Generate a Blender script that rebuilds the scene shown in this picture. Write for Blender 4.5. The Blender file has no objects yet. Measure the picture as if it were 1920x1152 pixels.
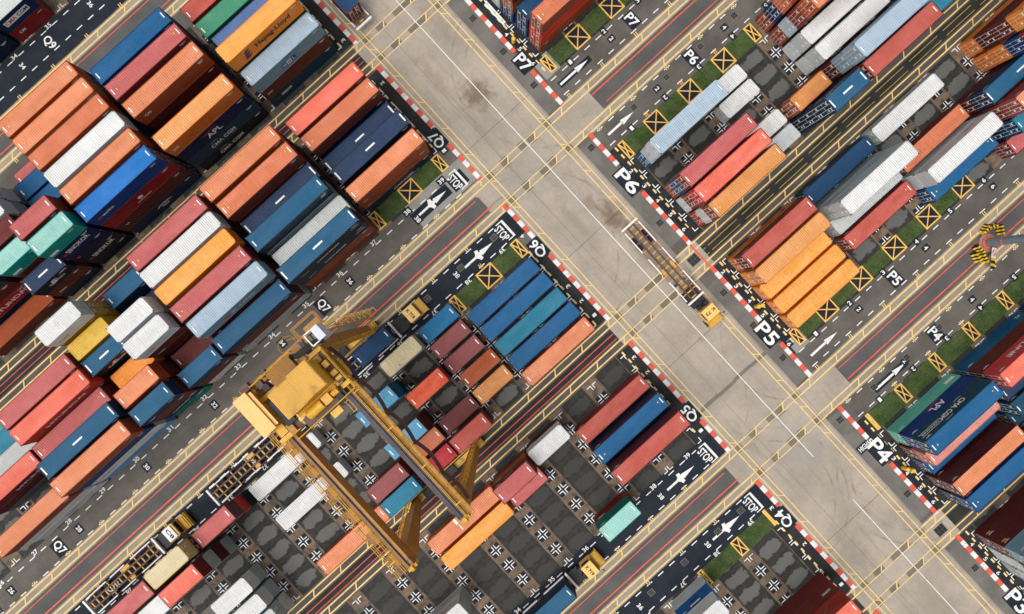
import bpy, math, random
from mathutils import Vector, Matrix
random.seed(7)
R = math.radians
scn = bpy.context.scene
col = scn.collection
TH = R(42.43)
CAMH = 92.0

# ------------------------------------------------------------------ colours / materials
def lin(c):
    return tuple(((x/255.)/12.92 if x/255. <= .04045 else ((x/255.+.055)/1.055)**2.4) for x in c)

def newmat(name):
    m = bpy.data.materials.new(name); m.use_nodes = True
    nt = m.node_tree
    return m, nt, nt.nodes['Principled BSDF']

def N(nt, t, **kw):
    n = nt.nodes.new(t)
    for k, v in kw.items():
        if k == 'inp':
            for a, b in v.items(): n.inputs[a].default_value = b
        else: setattr(n, k, v)
    return n

def math_(nt, op, a, b=None, clamp=False):
    n = nt.nodes.new('ShaderNodeMath'); n.operation = op; n.use_clamp = clamp
    for i, x in enumerate((a, b)):
        if x is None: continue
        if isinstance(x, (int, float)): n.inputs[i].default_value = x
        else: nt.links.new(x, n.inputs[i])
    return n.outputs[0]

def mix(nt, fac, a, b, mode='MIX'):
    n = nt.nodes.new('ShaderNodeMix'); n.data_type = 'RGBA'; n.blend_type = mode; n.clamp_factor = True
    for i, x in ((0, fac), (6, a), (7, b)):
        if isinstance(x, (int, float)): n.inputs[i].default_value = x
        elif isinstance(x, tuple): n.inputs[i].default_value = (x[0], x[1], x[2], 1)
        else: nt.links.new(x, n.inputs[i])
    return n.outputs[2]

def ramp(nt, x, lo, hi):
    n = nt.nodes.new('ShaderNodeMapRange'); n.interpolation_type = 'SMOOTHSTEP'
    nt.links.new(x, n.inputs[0]); n.inputs[1].default_value = lo; n.inputs[2].default_value = hi
    return n.outputs[0]

def noise(nt, vec, scale, detail=4, rough=.55, dist=0.):
    n = N(nt, 'ShaderNodeTexNoise', inp={'Scale': scale, 'Detail': detail, 'Roughness': rough, 'Distortion': dist})
    if vec is not None: nt.links.new(vec, n.inputs['Vector'])
    return n.outputs['Fac']

def mapv(nt, vec, scale=(1, 1, 1), loc=(0, 0, 0)):
    n = N(nt, 'ShaderNodeMapping', inp={'Scale': scale, 'Location': loc}); nt.links.new(vec, n.inputs['Vector'])
    return n.outputs[0]

def simple(name, rgb, rough=.6, metal=0., var=.18, scale=3., dirt=None, dirtamt=.0):
    m, nt, b = newmat(name)
    c = lin(rgb)
    tc = N(nt, 'ShaderNodeTexCoord').outputs['Object']
    f = noise(nt, tc, scale, 5, .6)
    f = ramp(nt, f, .3, .7)
    o = mix(nt, f, tuple(x*(1-var) for x in c), tuple(min(1, x*(1+var)) for x in c))
    if dirt:
        g = ramp(nt, noise(nt, tc, scale*.6, 7, .7), .62-dirtamt*.2, .75-dirtamt*.1)
        o = mix(nt, g, o, lin(dirt))
    nt.links.new(o, b.inputs['Base Color'])
    b.inputs['Roughness'].default_value = rough; b.inputs['Metallic'].default_value = metal
    return m

def paint_mat(name, roof):
    m, nt, b = newmat(name)
    oi = N(nt, 'ShaderNodeObjectInfo')
    tc = N(nt, 'ShaderNodeTexCoord').outputs['Object']
    comb = N(nt, 'ShaderNodeCombineXYZ')
    r = math_(nt, 'MULTIPLY', oi.outputs['Random'], 90.)
    for i in range(3): nt.links.new(r, comb.inputs[i])
    ad = N(nt, 'ShaderNodeVectorMath', operation='ADD'); nt.links.new(tc, ad.inputs[0]); nt.links.new(comb.outputs[0], ad.inputs[1])
    p = ad.outputs[0]
    base = oi.outputs['Color']; dirt = oi.outputs['Alpha']
    big = ramp(nt, noise(nt, mapv(nt, p, (.5, 1.2, 1)), .5, 6, .7), .3, .72)
    hsv = N(nt, 'ShaderNodeHueSaturation', inp={'Saturation': .95, 'Value': 1.07}); nt.links.new(base, hsv.inputs['Color'])
    dk = N(nt, 'ShaderNodeHueSaturation', inp={'Saturation': 1.04, 'Value': .9}); nt.links.new(base, dk.inputs['Color'])
    c = mix(nt, big, dk.outputs[0], hsv.outputs[0])
    fine = noise(nt, p, 5., 6, .7)
    c = mix(nt, math_(nt, 'MULTIPLY', ramp(nt, fine, .5, .75), .22), c, (.16, .13, .11))
    if roof:                                     # transverse grooves darkened for dirt and painted-in rib shading; dirt streaks across
        s = N(nt, 'ShaderNodeSeparateXYZ'); nt.links.new(tc, s.inputs[0])
        w = math_(nt, 'SINE', math_(nt, 'MULTIPLY', s.outputs[0], 2*math.pi/.27))
        g = ramp(nt, w, .2, 1.)
        st = noise(nt, mapv(nt, p, (2.2, .35, 1)), 1.6, 4, .6)
        gs = math_(nt, 'MULTIPLY', g, math_(nt, 'ADD', math_(nt, 'MULTIPLY', ramp(nt, st, .3, .7), .42), .16))
        c = mix(nt, gs, c, (.10, .075, .06))
        stk = ramp(nt, noise(nt, mapv(nt, p, (4., .28, 1)), 1.2, 5, .65), .66, .8)
        c = mix(nt, math_(nt, 'MULTIPLY', stk, math_(nt, 'ADD', math_(nt, 'MULTIPLY', dirt, .8), .12)), c, (.07, .045, .035))
    else:
        st = noise(nt, mapv(nt, p, (3., 3., .25)), 1.1, 5, .65)
        c = mix(nt, math_(nt, 'MULTIPLY', ramp(nt, st, .55, .8), .35), c, (.07, .05, .04))
    # rust spots, more where the object is dirty
    nz = noise(nt, p, .95, 7, .68)
    thr = math_(nt, 'SUBTRACT', .74, math_(nt, 'MULTIPLY', dirt, .16))
    rs = math_(nt, 'MULTIPLY', math_(nt, 'SUBTRACT', nz, thr), 14., True)
    c = mix(nt, math_(nt, 'MULTIPLY', rs, .75), c, (.085, .04, .024))
    nt.links.new(c, b.inputs['Base Color'])
    b.inputs['Roughness'].default_value = .52
    b.inputs['Specular IOR Level'].default_value = .2
    return m

M = {}
M['roof'] = paint_mat('container_roof_paint', True)
M['wall'] = paint_mat('container_wall_paint', False)
M['steel'] = simple('galvanised_steel', (205, 205, 200), .45, .3, .15)
M['white'] = simple('white_paint', (238, 238, 234), .6, 0, .05, 4, (150, 145, 135), .15)
M['line_white'] = simple('road_white', (236, 236, 232), .7, 0, .06, 3, (120, 118, 112), .35)
M['line_yellow'] = simple('road_yellow', (243, 205, 128), .7, 0, .08, 2., (150, 135, 105), .30)
M['line_yellow2'] = simple('road_yellow_thin', (190, 165, 60), .7, 0, .1, 2., (70, 66, 55), .5)
M['box_yellow'] = simple('box_yellow', (240, 190, 92), .7, 0, .08, 2., (150, 125, 75), .25)
M['line_red'] = simple('road_red', (225, 92, 70), .7, 0, .1, 1.2, (110, 80, 72), .3)
M['kerb_red'] = simple('kerb_red', (226, 92, 72), .7, 0, .08, 2., (150, 80, 66), .3)
M['kerb_white'] = simple('kerb_white', (230, 230, 228), .7, 0, .06, 2., (165, 160, 155), .3)
M['dot'] = simple('yellow_dot', (245, 205, 90), .6)
M['black'] = simple('rubber_black', (24, 25, 28), .75, 0, .2)
M['steel_brown'] = simple('weathered_steel_brown', (98, 72, 60), .6, .1, .25, 2.)
M['steel_dark'] = simple('dark_steel', (38, 38, 42), .6, .2, .25, 2.)
M['yellow'] = simple('crane_yellow', (226, 172, 48), .5, 0, .12, .8, (120, 82, 30), .3)
M['yellow_roof'] = simple('crane_roof_yellow', (236, 188, 84), .55, 0, .07, .8, (190, 140, 60), .25)
M['yellow_pale'] = simple('pale_yellow_panel', (246, 196, 118), .55, 0, .05, 1., (225, 165, 85), .2)
M['ochre'] = simple('crane_ochre', (176, 124, 48), .55, 0, .16, .7, (85, 60, 35), .3)
M['girder_top'] = simple('girder_rail_dark', (76, 70, 76), .6, .2, .2, .8, (45, 36, 38), .4)  # dark tone of the rail band along each girder
M['cab_white'] = simple('cab_white', (208, 212, 224), .4, 0, .05)
M['cable'] = simple('festoon_brown', (74, 42, 28), .6, 0, .15)
M['glass'] = simple('dark_glass', (30, 36, 42), .12, 0, .1)
M['text_white'] = simple('lettering_white', (235, 236, 236), .6, 0, .05)
M['text_navy'] = simple('lettering_navy', (24, 30, 74), .6, 0, .05)
M['text_black'] = simple('lettering_black', (28, 24, 30), .6, 0, .05)
M['text_red'] = simple('lettering_red', (206, 44, 52), .6, 0, .05)
M['panel_blue'] = simple('panel_blue', (18, 84, 158), .6, 0, .05)
M['green_sign'] = simple('logo_green', (0, 130, 110), .6, 0, .05)
M['bollard'] = simple('bollard_yellow', (236, 190, 30), .45, 0, .06)
M['concrete_ring'] = simple('concrete_ring', (150, 128, 108), .85, 0, .15, 3)
M['lamp_grey'] = simple('mast_grey', (126, 146, 160), .45, .3, .15, 3)
M['trailer_yellow'] = simple('trailer_yellow', (214, 160, 60), .55, 0, .15, 3, (110, 75, 40), .3)
M['cab_yellow'] = simple('cab_yellow', (246, 200, 112), .45, 0, .05, 2)
M['blue_steel'] = simple('blue_steel', (24, 78, 132), .5, 0, .15, 2)
M['red_steel'] = simple('red_steel', (150, 60, 55), .5, 0, .15, 2)

def ground_mat(name, a, b_, s1=.25, s2=3., speck=.25, streak=None, stains=(), arcs=()):
    m, nt, b = newmat(name)
    tc = N(nt, 'ShaderNodeTexCoord').outputs['Object']
    A, B = lin(a), lin(b_)
    f = ramp(nt, noise(nt, tc, s1, 7, .62), .3, .7)
    c = mix(nt, f, A, B)
    g = noise(nt, tc, s2, 8, .72)
    c = mix(nt, math_(nt, 'MULTIPLY', ramp(nt, g, .45, .8), speck), c, tuple(x*.45 for x in A))
    g2 = noise(nt, tc, 22., 3, .6)
    c = mix(nt, math_(nt, 'MULTIPLY', ramp(nt, g2, .55, .75), speck*.8), c, tuple(min(1, x*1.5) for x in B))
    if streak:
        sc = (streak, .06, 1) if streak > 0 else (.06, -streak, 1)
        st = noise(nt, mapv(nt, tc, sc), 1., 5, .65)
        c = mix(nt, math_(nt, 'MULTIPLY', ramp(nt, st, .5, .75), .38), c, tuple(x*.55 for x in A))
    for (u, v, ru, rv, amt, sc_) in stains:
        d = N(nt, 'ShaderNodeVectorMath', operation='SUBTRACT'); nt.links.new(tc, d.inputs[0]); d.inputs[1].default_value = (u, -v, 0)
        d2 = N(nt, 'ShaderNodeVectorMath', operation='DIVIDE'); nt.links.new(d.outputs[0], d2.inputs[0]); d2.inputs[1].default_value = (ru, rv, 1000)
        ln = N(nt, 'ShaderNodeVectorMath', operation='LENGTH'); nt.links.new(d2.outputs[0], ln.inputs[0])
        w = math_(nt, 'ADD', ln.outputs['Value'], math_(nt, 'MULTIPLY', math_(nt, 'SUBTRACT', noise(nt, tc, .9, 6, .7), .5), 2.2))
        k = math_(nt, 'MULTIPLY', math_(nt, 'SUBTRACT', 1., ramp(nt, w, .2, 1.1)), amt)
        c = mix(nt, k, c, lin(sc_))
    for (u, v, r_) in arcs:                      # faint turning tyre tracks
        d = N(nt, 'ShaderNodeVectorMath', operation='SUBTRACT'); nt.links.new(tc, d.inputs[0]); d.inputs[1].default_value = (u, -v, 0)
        ln = N(nt, 'ShaderNodeVectorMath', operation='LENGTH'); nt.links.new(d.outputs[0], ln.inputs[0])
        k = math_(nt, 'SUBTRACT', 1., ramp(nt, math_(nt, 'ABSOLUTE', math_(nt, 'SUBTRACT', ln.outputs['Value'], r_)), .06, .22))
        k = math_(nt, 'MULTIPLY', k, math_(nt, 'MULTIPLY', ramp(nt, noise(nt, tc, .35, 4, .6), .42, .7), .5))
        c = mix(nt, k, c, tuple(x*.4 for x in A))
    nt.links.new(c, b.inputs['Base Color']); b.inputs['Roughness'].default_value = .85
    b.inputs['Specular IOR Level'].default_value = .25
    bp = N(nt, 'ShaderNodeBump', inp={'Strength': .25, 'Distance': .02}); nt.links.new(g, bp.inputs['Height']); nt.links.new(bp.outputs[0], b.inputs['Normal'])
    return m

M['asphalt'] = ground_mat('asphalt_mid', (92, 89, 84), (112, 108, 101))
M['asphalt_lane'] = ground_mat('asphalt_lane', (86, 82, 76), (110, 105, 97), .16, 2.2, .28, -.9)
M['asphalt_gutter'] = ground_mat('asphalt_gutter', (84, 84, 83), (100, 98, 95), .2, 4., .3)
M['asphalt_black'] = ground_mat('asphalt_black', (30, 36, 46), (42, 48, 57), .3, 3., .2, -.8)
M['asphalt_dark'] = ground_mat('asphalt_dark', (40, 41, 42), (56, 55, 54), .3, 3., .25)
M['verge'] = ground_mat('asphalt_verge', (104, 101, 96), (124, 120, 113), .3, 4., .3)
M['concrete'] = ground_mat('road_concrete', (160, 150, 137), (182, 170, 155), .16, 1.6, .3, .9,
    ((17.3, -26.5, 2.6, 3.0, .85, (120, 104, 86)), (19.8, .4, 2.0, 3.6, .88, (124, 104, 84)), (14.2, -32.5, 1.2, 5., .4, (140, 124, 104)),
     (16.5, 51.5, 3.2, 2.6, .5, (150, 142, 130)), (18.6, -3.5, 1.4, 2.2, .5, (130, 112, 92)), (15, 12, 3, 6, .3, (160, 146, 126)), (20.5, 20, 1.6, 2.4, .45, (128, 112, 94)),
     (13, 60, 2, 6, .4, (140, 130, 116)), (17, 74, 3, 6, .4, (140, 130, 116)), (20, -38, 2, 5, .45, (136, 122, 104)), (13.5, -12, 3.5, 5, .5, (150, 146, 138)), (17, 43, 5, 5, .5, (156, 152, 144)), (15.4, -3, 1., 5, .4, (140, 128, 112)), (19.5, 8, .8, 6, .45, (130, 116, 100))),
    ((8, -2, 11), (8, -2, 13), (27, -24, 10.5), (27, -24, 12.6), (9, 47, 9), (9, 47, 11), (27, 30, 9.6), (27, 57, 8.8), (27, 57, 10.8), (8, 27, 10.4)))
M['runway'] = ground_mat('runway_concrete', (148, 138, 124), (170, 158, 142), .22, 2.4, .3, -.7)
M['runway_dark'] = ground_mat('runway_concrete_dark', (82, 80, 77), (100, 96, 91), .25, 2.4, .3, -.7)
M['patch'] = ground_mat('asphalt_patch', (112, 108, 100), (128, 123, 113), .5, 3., .3)
M['patch_black'] = ground_mat('patch_black', (26, 31, 42), (38, 44, 54), .5, 3., .2)
M['light_patch'] = ground_mat('light_patch', (142, 140, 134), (158, 154, 146), .4, 3., .25)
M['soil'] = ground_mat('soil', (54, 74, 38), (88, 98, 58), .5, 3., .4)

def slot_mat(name, u0, v0, bright):
    """container slots: gravel bed in each slot, stained concrete pad strip at every bay boundary"""
    m, nt, b = newmat(name)
    tc = N(nt, 'ShaderNodeTexCoord').outputs['Object']
    s = N(nt, 'ShaderNodeSeparateXYZ'); nt.links.new(tc, s.inputs[0])
    U = math_(nt, 'FRACT', math_(nt, 'DIVIDE', math_(nt, 'SUBTRACT', s.outputs[0], u0), 6.645))
    V = math_(nt, 'FRACT', math_(nt, 'DIVIDE', math_(nt, 'SUBTRACT', math_(nt, 'MULTIPLY', s.outputs[1], -1), v0-1.435), 2.87))
    du = math_(nt, 'MULTIPLY', math_(nt, 'ABSOLUTE', math_(nt, 'SUBTRACT', U, .5)), 6.645)
    dv = math_(nt, 'MULTIPLY', math_(nt, 'ABSOLUTE', math_(nt, 'SUBTRACT', V, .5)), 2.87)
    nz = math_(nt, 'MULTIPLY', math_(nt, 'SUBTRACT', noise(nt, tc, .9, 6, .65), .5), 1.5)
    p2 = N(nt, 'ShaderNodeCombineXYZ'); nt.links.new(math_(nt, 'MULTIPLY', du, .5), p2.inputs[0]); nt.links.new(dv, p2.inputs[1])
    ln = N(nt, 'ShaderNodeVectorMath', operation='LENGTH'); nt.links.new(p2.outputs[0], ln.inputs[0])
    box = math_(nt, 'ADD', math_(nt, 'MULTIPLY', ln.outputs['Value'], .6), math_(nt, 'MULTIPLY', math_(nt, 'MAXIMUM', math_(nt, 'MULTIPLY', du, .5), dv), .4))
    grav = math_(nt, 'SUBTRACT', 1., ramp(nt, math_(nt, 'ADD', box, nz), .82, .98))
    fine = noise(nt, tc, 14., 4, .8)
    gcol = mix(nt, ramp(nt, fine, .3, .7), tuple(x*bright for x in lin((84, 85, 82))), tuple(x*bright for x in lin((150, 150, 144))))
    mid = noise(nt, tc, 1.3, 7, .7)
    wet = mix(nt, ramp(nt, mid, .35, .7), lin((30, 31, 30)), lin((56, 54, 49)))
    c = mix(nt, grav, wet, gcol)
    moss = ramp(nt, noise(nt, tc, .5, 6, .7), .58, .75)
    c = mix(nt, math_(nt, 'MULTIPLY', moss, .5), c, lin((70, 76, 44)))
    lip = math_(nt, 'MULTIPLY', ramp(nt, dv, 1.34, 1.40), math_(nt, 'SUBTRACT', 1., ramp(nt, du, 2.0, 2.05)))
    c = mix(nt, math_(nt, 'MULTIPLY', lip, .6), c, lin((58, 54, 48)))
    pad = ramp(nt, du, 2.02, 2.08)
    pn = noise(nt, tc, .7, 7, .65)
    pcol = mix(nt, ramp(nt, pn, .3, .62), lin((64, 58, 53)), lin((132, 110, 86)))
    pcol = mix(nt, ramp(nt, noise(nt, tc, .35, 5, .6), .48, .7), pcol, lin((62, 62, 62)))
    c = mix(nt, pad, c, pcol)
    nt.links.new(c, b.inputs['Base Color']); b.inputs['Roughness'].default_value = .8
    bp = N(nt, 'ShaderNodeBump', inp={'Strength': .5, 'Distance': .04}); nt.links.new(fine, bp.inputs['Height']); nt.links.new(bp.outputs[0], b.inputs['Normal'])
    return m

def grass_mat():
    m, nt, b = newmat('grass_blades')
    oi = N(nt, 'ShaderNodeTexCoord').outputs['Object']
    c = mix(nt, ramp(nt, noise(nt, oi, 1.2, 6, .7), .3, .7), lin((40, 78, 28)), lin((92, 128, 52)))
    c = mix(nt, ramp(nt, noise(nt, oi, .35, 4, .6), .55, .72), c, lin((104, 98, 60)))
    nt.links.new(c, b.inputs['Base Color']); b.inputs['Roughness'].default_value = .8
    return m
M['grass'] = grass_mat()

# ------------------------------------------------------------------ mesh builder in (u, v, z) -> world (u, -v, z)
class MB:
    def __init__(s): s.v = []; s.f = []
    def poly(s, pts):
        n = len(s.v); s.v += [(p[0], -p[1], p[2]) for p in pts]; s.f.append(tuple(range(n, n+len(pts))))
    def rect(s, u0, u1, v0, v1, z=0.):
        s.poly([(u0, v1, z), (u1, v1, z), (u1, v0, z), (u0, v0, z)])
    def obb(s, c, ax, ay, az):
        c = Vector(c); ax = Vector(ax); ay = Vector(ay); az = Vector(az)
        if ax.cross(ay).dot(az) < 0: ay = -ay
        n = len(s.v)
        for k in (-1, 1):
            for (i, j) in ((-1, -1), (1, -1), (1, 1), (-1, 1)):
                p = c+ax*i+ay*j+az*k; s.v.append((p.x, p.y, p.z))
        s.f += [(n+3, n+2, n+1, n), (n+4, n+5, n+6, n+7)] + [(n+i, n+(i+1) % 4, n+4+(i+1) % 4, n+4+i) for i in range(4)]
    def box(s, u0, u1, v0, v1, z0, z1):
        s.obb(((u0+u1)/2, -(v0+v1)/2, (z0+z1)/2), (abs(u1-u0)/2, 0, 0), (0, abs(v1-v0)/2, 0), (0, 0, abs(z1-z0)/2))
    def bar(s, p, q, w, h):
        """square bar between two (u,v,z) points"""
        p = Vector((p[0], -p[1], p[2])); q = Vector((q[0], -q[1], q[2])); d = q-p; L = d.length; d.normalize()
        up = Vector((0, 0, 1)) if abs(d.z) < .95 else Vector((1, 0, 0))
        a = d.cross(up).normalized(); b = a.cross(d).normalized()
        s.obb((p+q)/2, d*(L/2), a*(w/2), b*(h/2))
    def rod(s, p, q, r, n=6, r2=None):
        p = Vector((p[0], -p[1], p[2])); q = Vector((q[0], -q[1], q[2])); d = (q-p).normalized()
        r2 = r if r2 is None else r2
        up = Vector((0, 0, 1)) if abs(d.z) < .95 else Vector((1, 0, 0))
        a = d.cross(up).normalized(); b = d.cross(a).normalized(); k = len(s.v)
        for c, rr in ((p, r), (q, r2)):
            for i in range(n):
                t = 2*math.pi*i/n; x = c+a*rr*math.cos(t)+b*rr*math.sin(t); s.v.append((x.x, x.y, x.z))
        s.f += [(k+i, k+(i+1) % n, k+n+(i+1) % n, k+n+i) for i in range(n)]
        s.f += [tuple(range(k+n-1, k-1, -1)), tuple(range(k+n, k+2*n))]
    def path(s, pts, r, n=6):
        for a, b in zip(pts[:-1], pts[1:]): s.rod(a, b, r, n)
    def mesh(s, name, mat=None):
        me = bpy.data.meshes.new(name); me.from_pydata(s.v, [], s.f); me.update()
        if mat: me.materials.append(mat)
        return me
    def build(s, name, mat, parent=None, kind=None, rgba=None):
        o = bpy.data.objects.new(name, s.mesh(name, mat)); col.objects.link(o)
        if parent:
            o.parent = parent; o.matrix_parent_inverse = parent.matrix_basis.inverted()
        if kind: o['kind'] = kind
        if rgba: o.color = rgba
        return o

def empty(name, label, cat, u=0, v=0, z=0, rz=0., group=None):
    o = bpy.data.objects.new(name, None); col.objects.link(o); o.empty_display_size = .5
    o.location = (u, -v, z); o.rotation_euler = (0, 0, rz)
    o['label'] = label; o['category'] = cat
    if group: o['group'] = group
    return o

def child(name, me, parent, rgba=None, loc=None, rot=None):
    o = bpy.data.objects.new(name, me); col.objects.link(o); o.parent = parent
    if rgba: o.color = rgba
    if loc: o.location = loc
    if rot: o.rotation_euler = rot
    return o

# ------------------------------------------------------------------ lettering
_tc = {}
def text_verts(body, bold=.022):
    if body in _tc: return _tc[body]
    cu = bpy.data.curves.new('t', 'FONT'); cu.body = body; cu.offset = bold; cu.resolution_u = 3
    o = bpy.data.objects.new('t', cu); col.objects.link(o)
    dg = bpy.context.evaluated_depsgraph_get(); dg.update()
    me = bpy.data.meshes.new_from_object(o.evaluated_get(dg))
    vs = [tuple(v.co) for v in me.vertices]; fs = [tuple(p.vertices) for p in me.polygons]
    x0 = min(v[0] for v in vs); x1 = max(v[0] for v in vs); y0 = min(v[1] for v in vs); y1 = max(v[1] for v in vs)
    vs = [((v[0]-x0)/(x1-x0)-.5, (v[1]-y0)/(y1-y0)-.5) for v in vs]
    bpy.data.objects.remove(o); bpy.data.curves.remove(cu); bpy.data.meshes.remove(me)
    _tc[body] = (vs, fs); return _tc[body]

def text_on(mb, body, M4, w, h):
    vs, fs = text_verts(body); n = len(mb.v)
    for x, y in vs:
        p = M4 @ Vector((x*w, y*h, 0)); mb.v.append((p.x, p.y, p.z))
    mb.f += [tuple(n+i for i in f) for f in fs]

ANG = {'A': 0., 'B': -90., 'C': 180., 'D': 90.}
letters = MB(); black_pads = MB()
def ground_text(body, u, v, w, h, kind, pad=True, z=.036):
    m = Matrix.Translation((u, -v, z)) @ Matrix.Rotation(R(ANG[kind]), 4, 'Z')
    text_on(letters, body, m, w, h)
    if pad:
        a, b = (w, h) if kind in 'AC' else (h, w)
        black_pads.rect(u-a/2-.22, u+a/2+.22, v-b/2-.22, v+b/2+.22, .031)

# ------------------------------------------------------------------ lattice
LAD = {'Bp1': -70.4, 'Bp2': -65.7, 'A1': -43.3, 'A2': -39.9, 'B1': -16.32, 'B2': -11.57, 'C1': 11.4, 'C2': 14.75, 'D1': 37.55, 'D2': 42.35, 'E1': 64.75, 'E2': 68.1}
V0 = {'q9': -78.1, 'q8': -60.55, 'q7': -37.0, 'q6': -5.31, 'q5': 17.55, 'q4': 48.8, 'p7': -37.5, 'p6': -5.74, 'p5': 17.06, 'p4': 48.4, 'p3': 71.1}
UQ, UP = .8, 27.1
FAR = 150.

# ------------------------------------------------------------------ setting
g = MB(); g.rect(-600, 600, -600, 600, 0); g.build('ground', M['asphalt'], kind='structure')
# yard floors between the runways
def yard(name, side, va, vb, vrow, bright):
    u0, u1 = (-FAR, 7.0) if side == 'q' else (27.6, FAR)
    b = MB(); b.rect(u0, u1, va, vb, .004)
    b.build('yard_floor', slot_mat(name, UQ if side == 'q' else UP, vrow, bright), kind='structure')
yard('slots_q8', 'q', -64.9, -44.1, V0['q8'], .6); yard('slots_q7', 'q', -39.1, -17.1, V0['q7'], .6)
yard('slots_q6', 'q', -10.8, 10.6, V0['q6'], .62); yard('slots_q5', 'q', 15.6, 36.8, V0['q5'], .22)
yard('slots_q4', 'q', 43.1, 63.9, V0['q4'], .62); yard('slots_q9', 'q', -95, -71.2, V0['q9'], .5)
yard('slots_p7', 'p', -39.1, -17.1, V0['p7'], .6); yard('slots_p6', 'p', -10.8, 10.6, V0['p6'], .6)
yard('slots_p5', 'p', 15.6, 36.8, V0['p5'], .6); yard('slots_p4', 'p', 43.1, 63.9, V0['p4'], .6)
yard('slots_p3', 'p', 68.9, 90, V0['p3'], .5)
# truck lanes
def sheet(name, mat, rects, z):
    b = MB()
    for r in rects: b.rect(*r, z)
    return b.build(name, mat, kind='structure')
sheet('truck_lane', M['asphalt_black'], [(-FAR, 9.0, -10.95, -6.85), (-FAR, 9., 33.0, 36.95), (-FAR, 9., 43.0, 47.1), (-FAR, 9., -76.6, -71.3)], .008)
sheet('truck_lane', M['asphalt_lane'], [(-FAR, 9.0, -20.95, -17.0), (27.6, FAR, -21.2, -17.0), (27.0, FAR, -10.9, -7.15), (26.4, FAR, 32.75, 36.9), (26.4, FAR, 43.0, 46.55), (-FAR, 9, -64.9, -62.2)], .008)
# gutters between the paired runways
sheet('gutter', M['asphalt_gutter'], [(-FAR, 7.2, -15.5, -12.5), (29.5, FAR, -15.5, -12.5), (-FAR, 7.4, 38.5, 41.5), (29., FAR, 38.6, 41.4), (-FAR, 8, -69.6, -66.4)], .008)
sheet('gutter', M['asphalt_dark'], [(-FAR, 8.6, -42.5, -40.7), (-FAR, 8.6, 12.2, 13.95), (26.2, FAR, 12.2, 13.95), (26.2, FAR, -42.5, -40.7), (26.2, FAR, 65.5, 67.3), (-FAR, 8.6, 65.5, 67.3)], .008)
# runway strips carrying the crane wheels
lt, dk = [], []
for k, v in LAD.items():
    (lt if k[0] in 'BD' else dk).append((-FAR, 9., v-.78, v+.78)); (lt if k[0] in 'BD' else dk).append((25.9, FAR, v-.78, v+.78))
sheet('runway_strip', M['runway'], lt, .012); sheet('runway_strip', M['runway_dark'], dk, .012)
# main road, verges and black strips at the block ends
road = MB(); road.rect(9.3, 22.9, -FAR, FAR, .016); road.build('road', M['concrete'], kind='structure')
# concrete runs of the road spread into the gutters
sheet('road_apron', M['concrete'], [(22.9, 29.5, -16.9, -11.0), (22.9, 29, 37, 42.9), (7.0, 9.3, -17.1, -10.9), (7.2, 9.3, 36.9, 43.), (22.9, 26.3, 10.7, 15.4), (8.4, 9.3, 10.7, 15.4), (22.9, 26.3, 64, 68.8), (8.4, 9.3, 64, 68.8), (8.4, 9.3, -44, -39.2), (22.9, 26.3, -44, -39.2)], .016)
sheet('pavement', M['verge'], [(22.9, 25.2, -100, -44), (22.9, 25.2, -39.2, -17.4), (22.9, 25.2, -10.4, 9.2), (22.9, 25.2, 17.2, 36.6), (22.9, 25.2, 43.4, 63.4), (22.9, 25.2, 69.6, 120)], .018)
sheet('block_end_strip', M['asphalt_dark'], [(25.7, 28.2, -100, -44.2), (25.7, 28.2, -39., -24.3), (25.7, 28.2, -7.2, 10.6), (25.7, 28.2, 15.6, 33), (25.7, 28.2, 46.5, 64), (25.7, 28.2, 68.9, 120),
      (6.3, 9.2, -100, -44.2), (6.3, 9.2, -39., -24), (6.3, 9.2, -4.6, 10.6), (6.3, 9.2, 15.6, 33), (6.3, 9.2, 47.2, 64), (6.3, 9.2, 69, 120)], .012)
sheet('light_patch', M['light_patch'], [(-1.7, 9.0, -21.4, -17.3), (26.2, 29, -24.3, -21.1), (26.2, 28.8, 29.6, 33.2)], .014)
sheet('asphalt_patch', M['patch_black'], [(7.2, 9.0, -10.9, -7.2), (7., 9., 33.2, 36.7), (7.4, 9.1, 43.2, 46.6), (27.0, 33.1, -19.7, -18.75), (-2.1, 4.9, -20., -18.2), (5.3, 8., -20.2, -17.9), (30.9, 37.3, 44.35, 45.4)], .024)
sheet('asphalt_patch', M['asphalt_gutter'], [(-5, 7.2, -15.2, -13.1)], .0165)
# square asphalt patches where the cranes turn their wheels on the road
pts = []
for key in LAD:
    v = LAD[key]
    if not -50 < v < 75: continue
    for u in (10.6, 13.6, 17.0, 18.7, 21.85): pts.append((u, v))
pm = MB()
for (u, v) in pts:
    a, b = (.62, .62) if (-17 < v < -11 or 37 < v < 43) else (.85, .42)
    if abs(u-10.6) < .1 or abs(u-21.85) < .1: a = b = .6
    pm.rect(u-a+random.uniform(-.1, .1), u+a+random.uniform(-.1, .1), v-b-random.uniform(0, .15), v+b+random.uniform(0, .15), .020)
pm.build('asphalt_patch', M['patch'], kind='structure')
sheet('asphalt_patch', M['patch'], [(10.4, 13.6, 29.62, 30.2), (13.6, 16.9, 29.75, 30.28), (16.9, 20, 29.62, 30.15), (20, 23.4, 29.72, 30.22), (8.9, 10.4, 29.8, 30.2)], .0205)
sheet('asphalt_patch', M['verge'], [(14.3, 19.5, 47.6, 53.6)], .0195) if False else None
# expansion joints
j = MB()
for v in (-87, -65, -21.3, .2, 22, 56.5, 79, 100): j.rect(9.5, 22.8, v-.025, v+.025, .0195)
for u in (13.6, 22.75): j.rect(u-.015, u+.015, -100, 110, .0195)
j.build('road_joint', M['asphalt_dark'], kind='structure')

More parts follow.
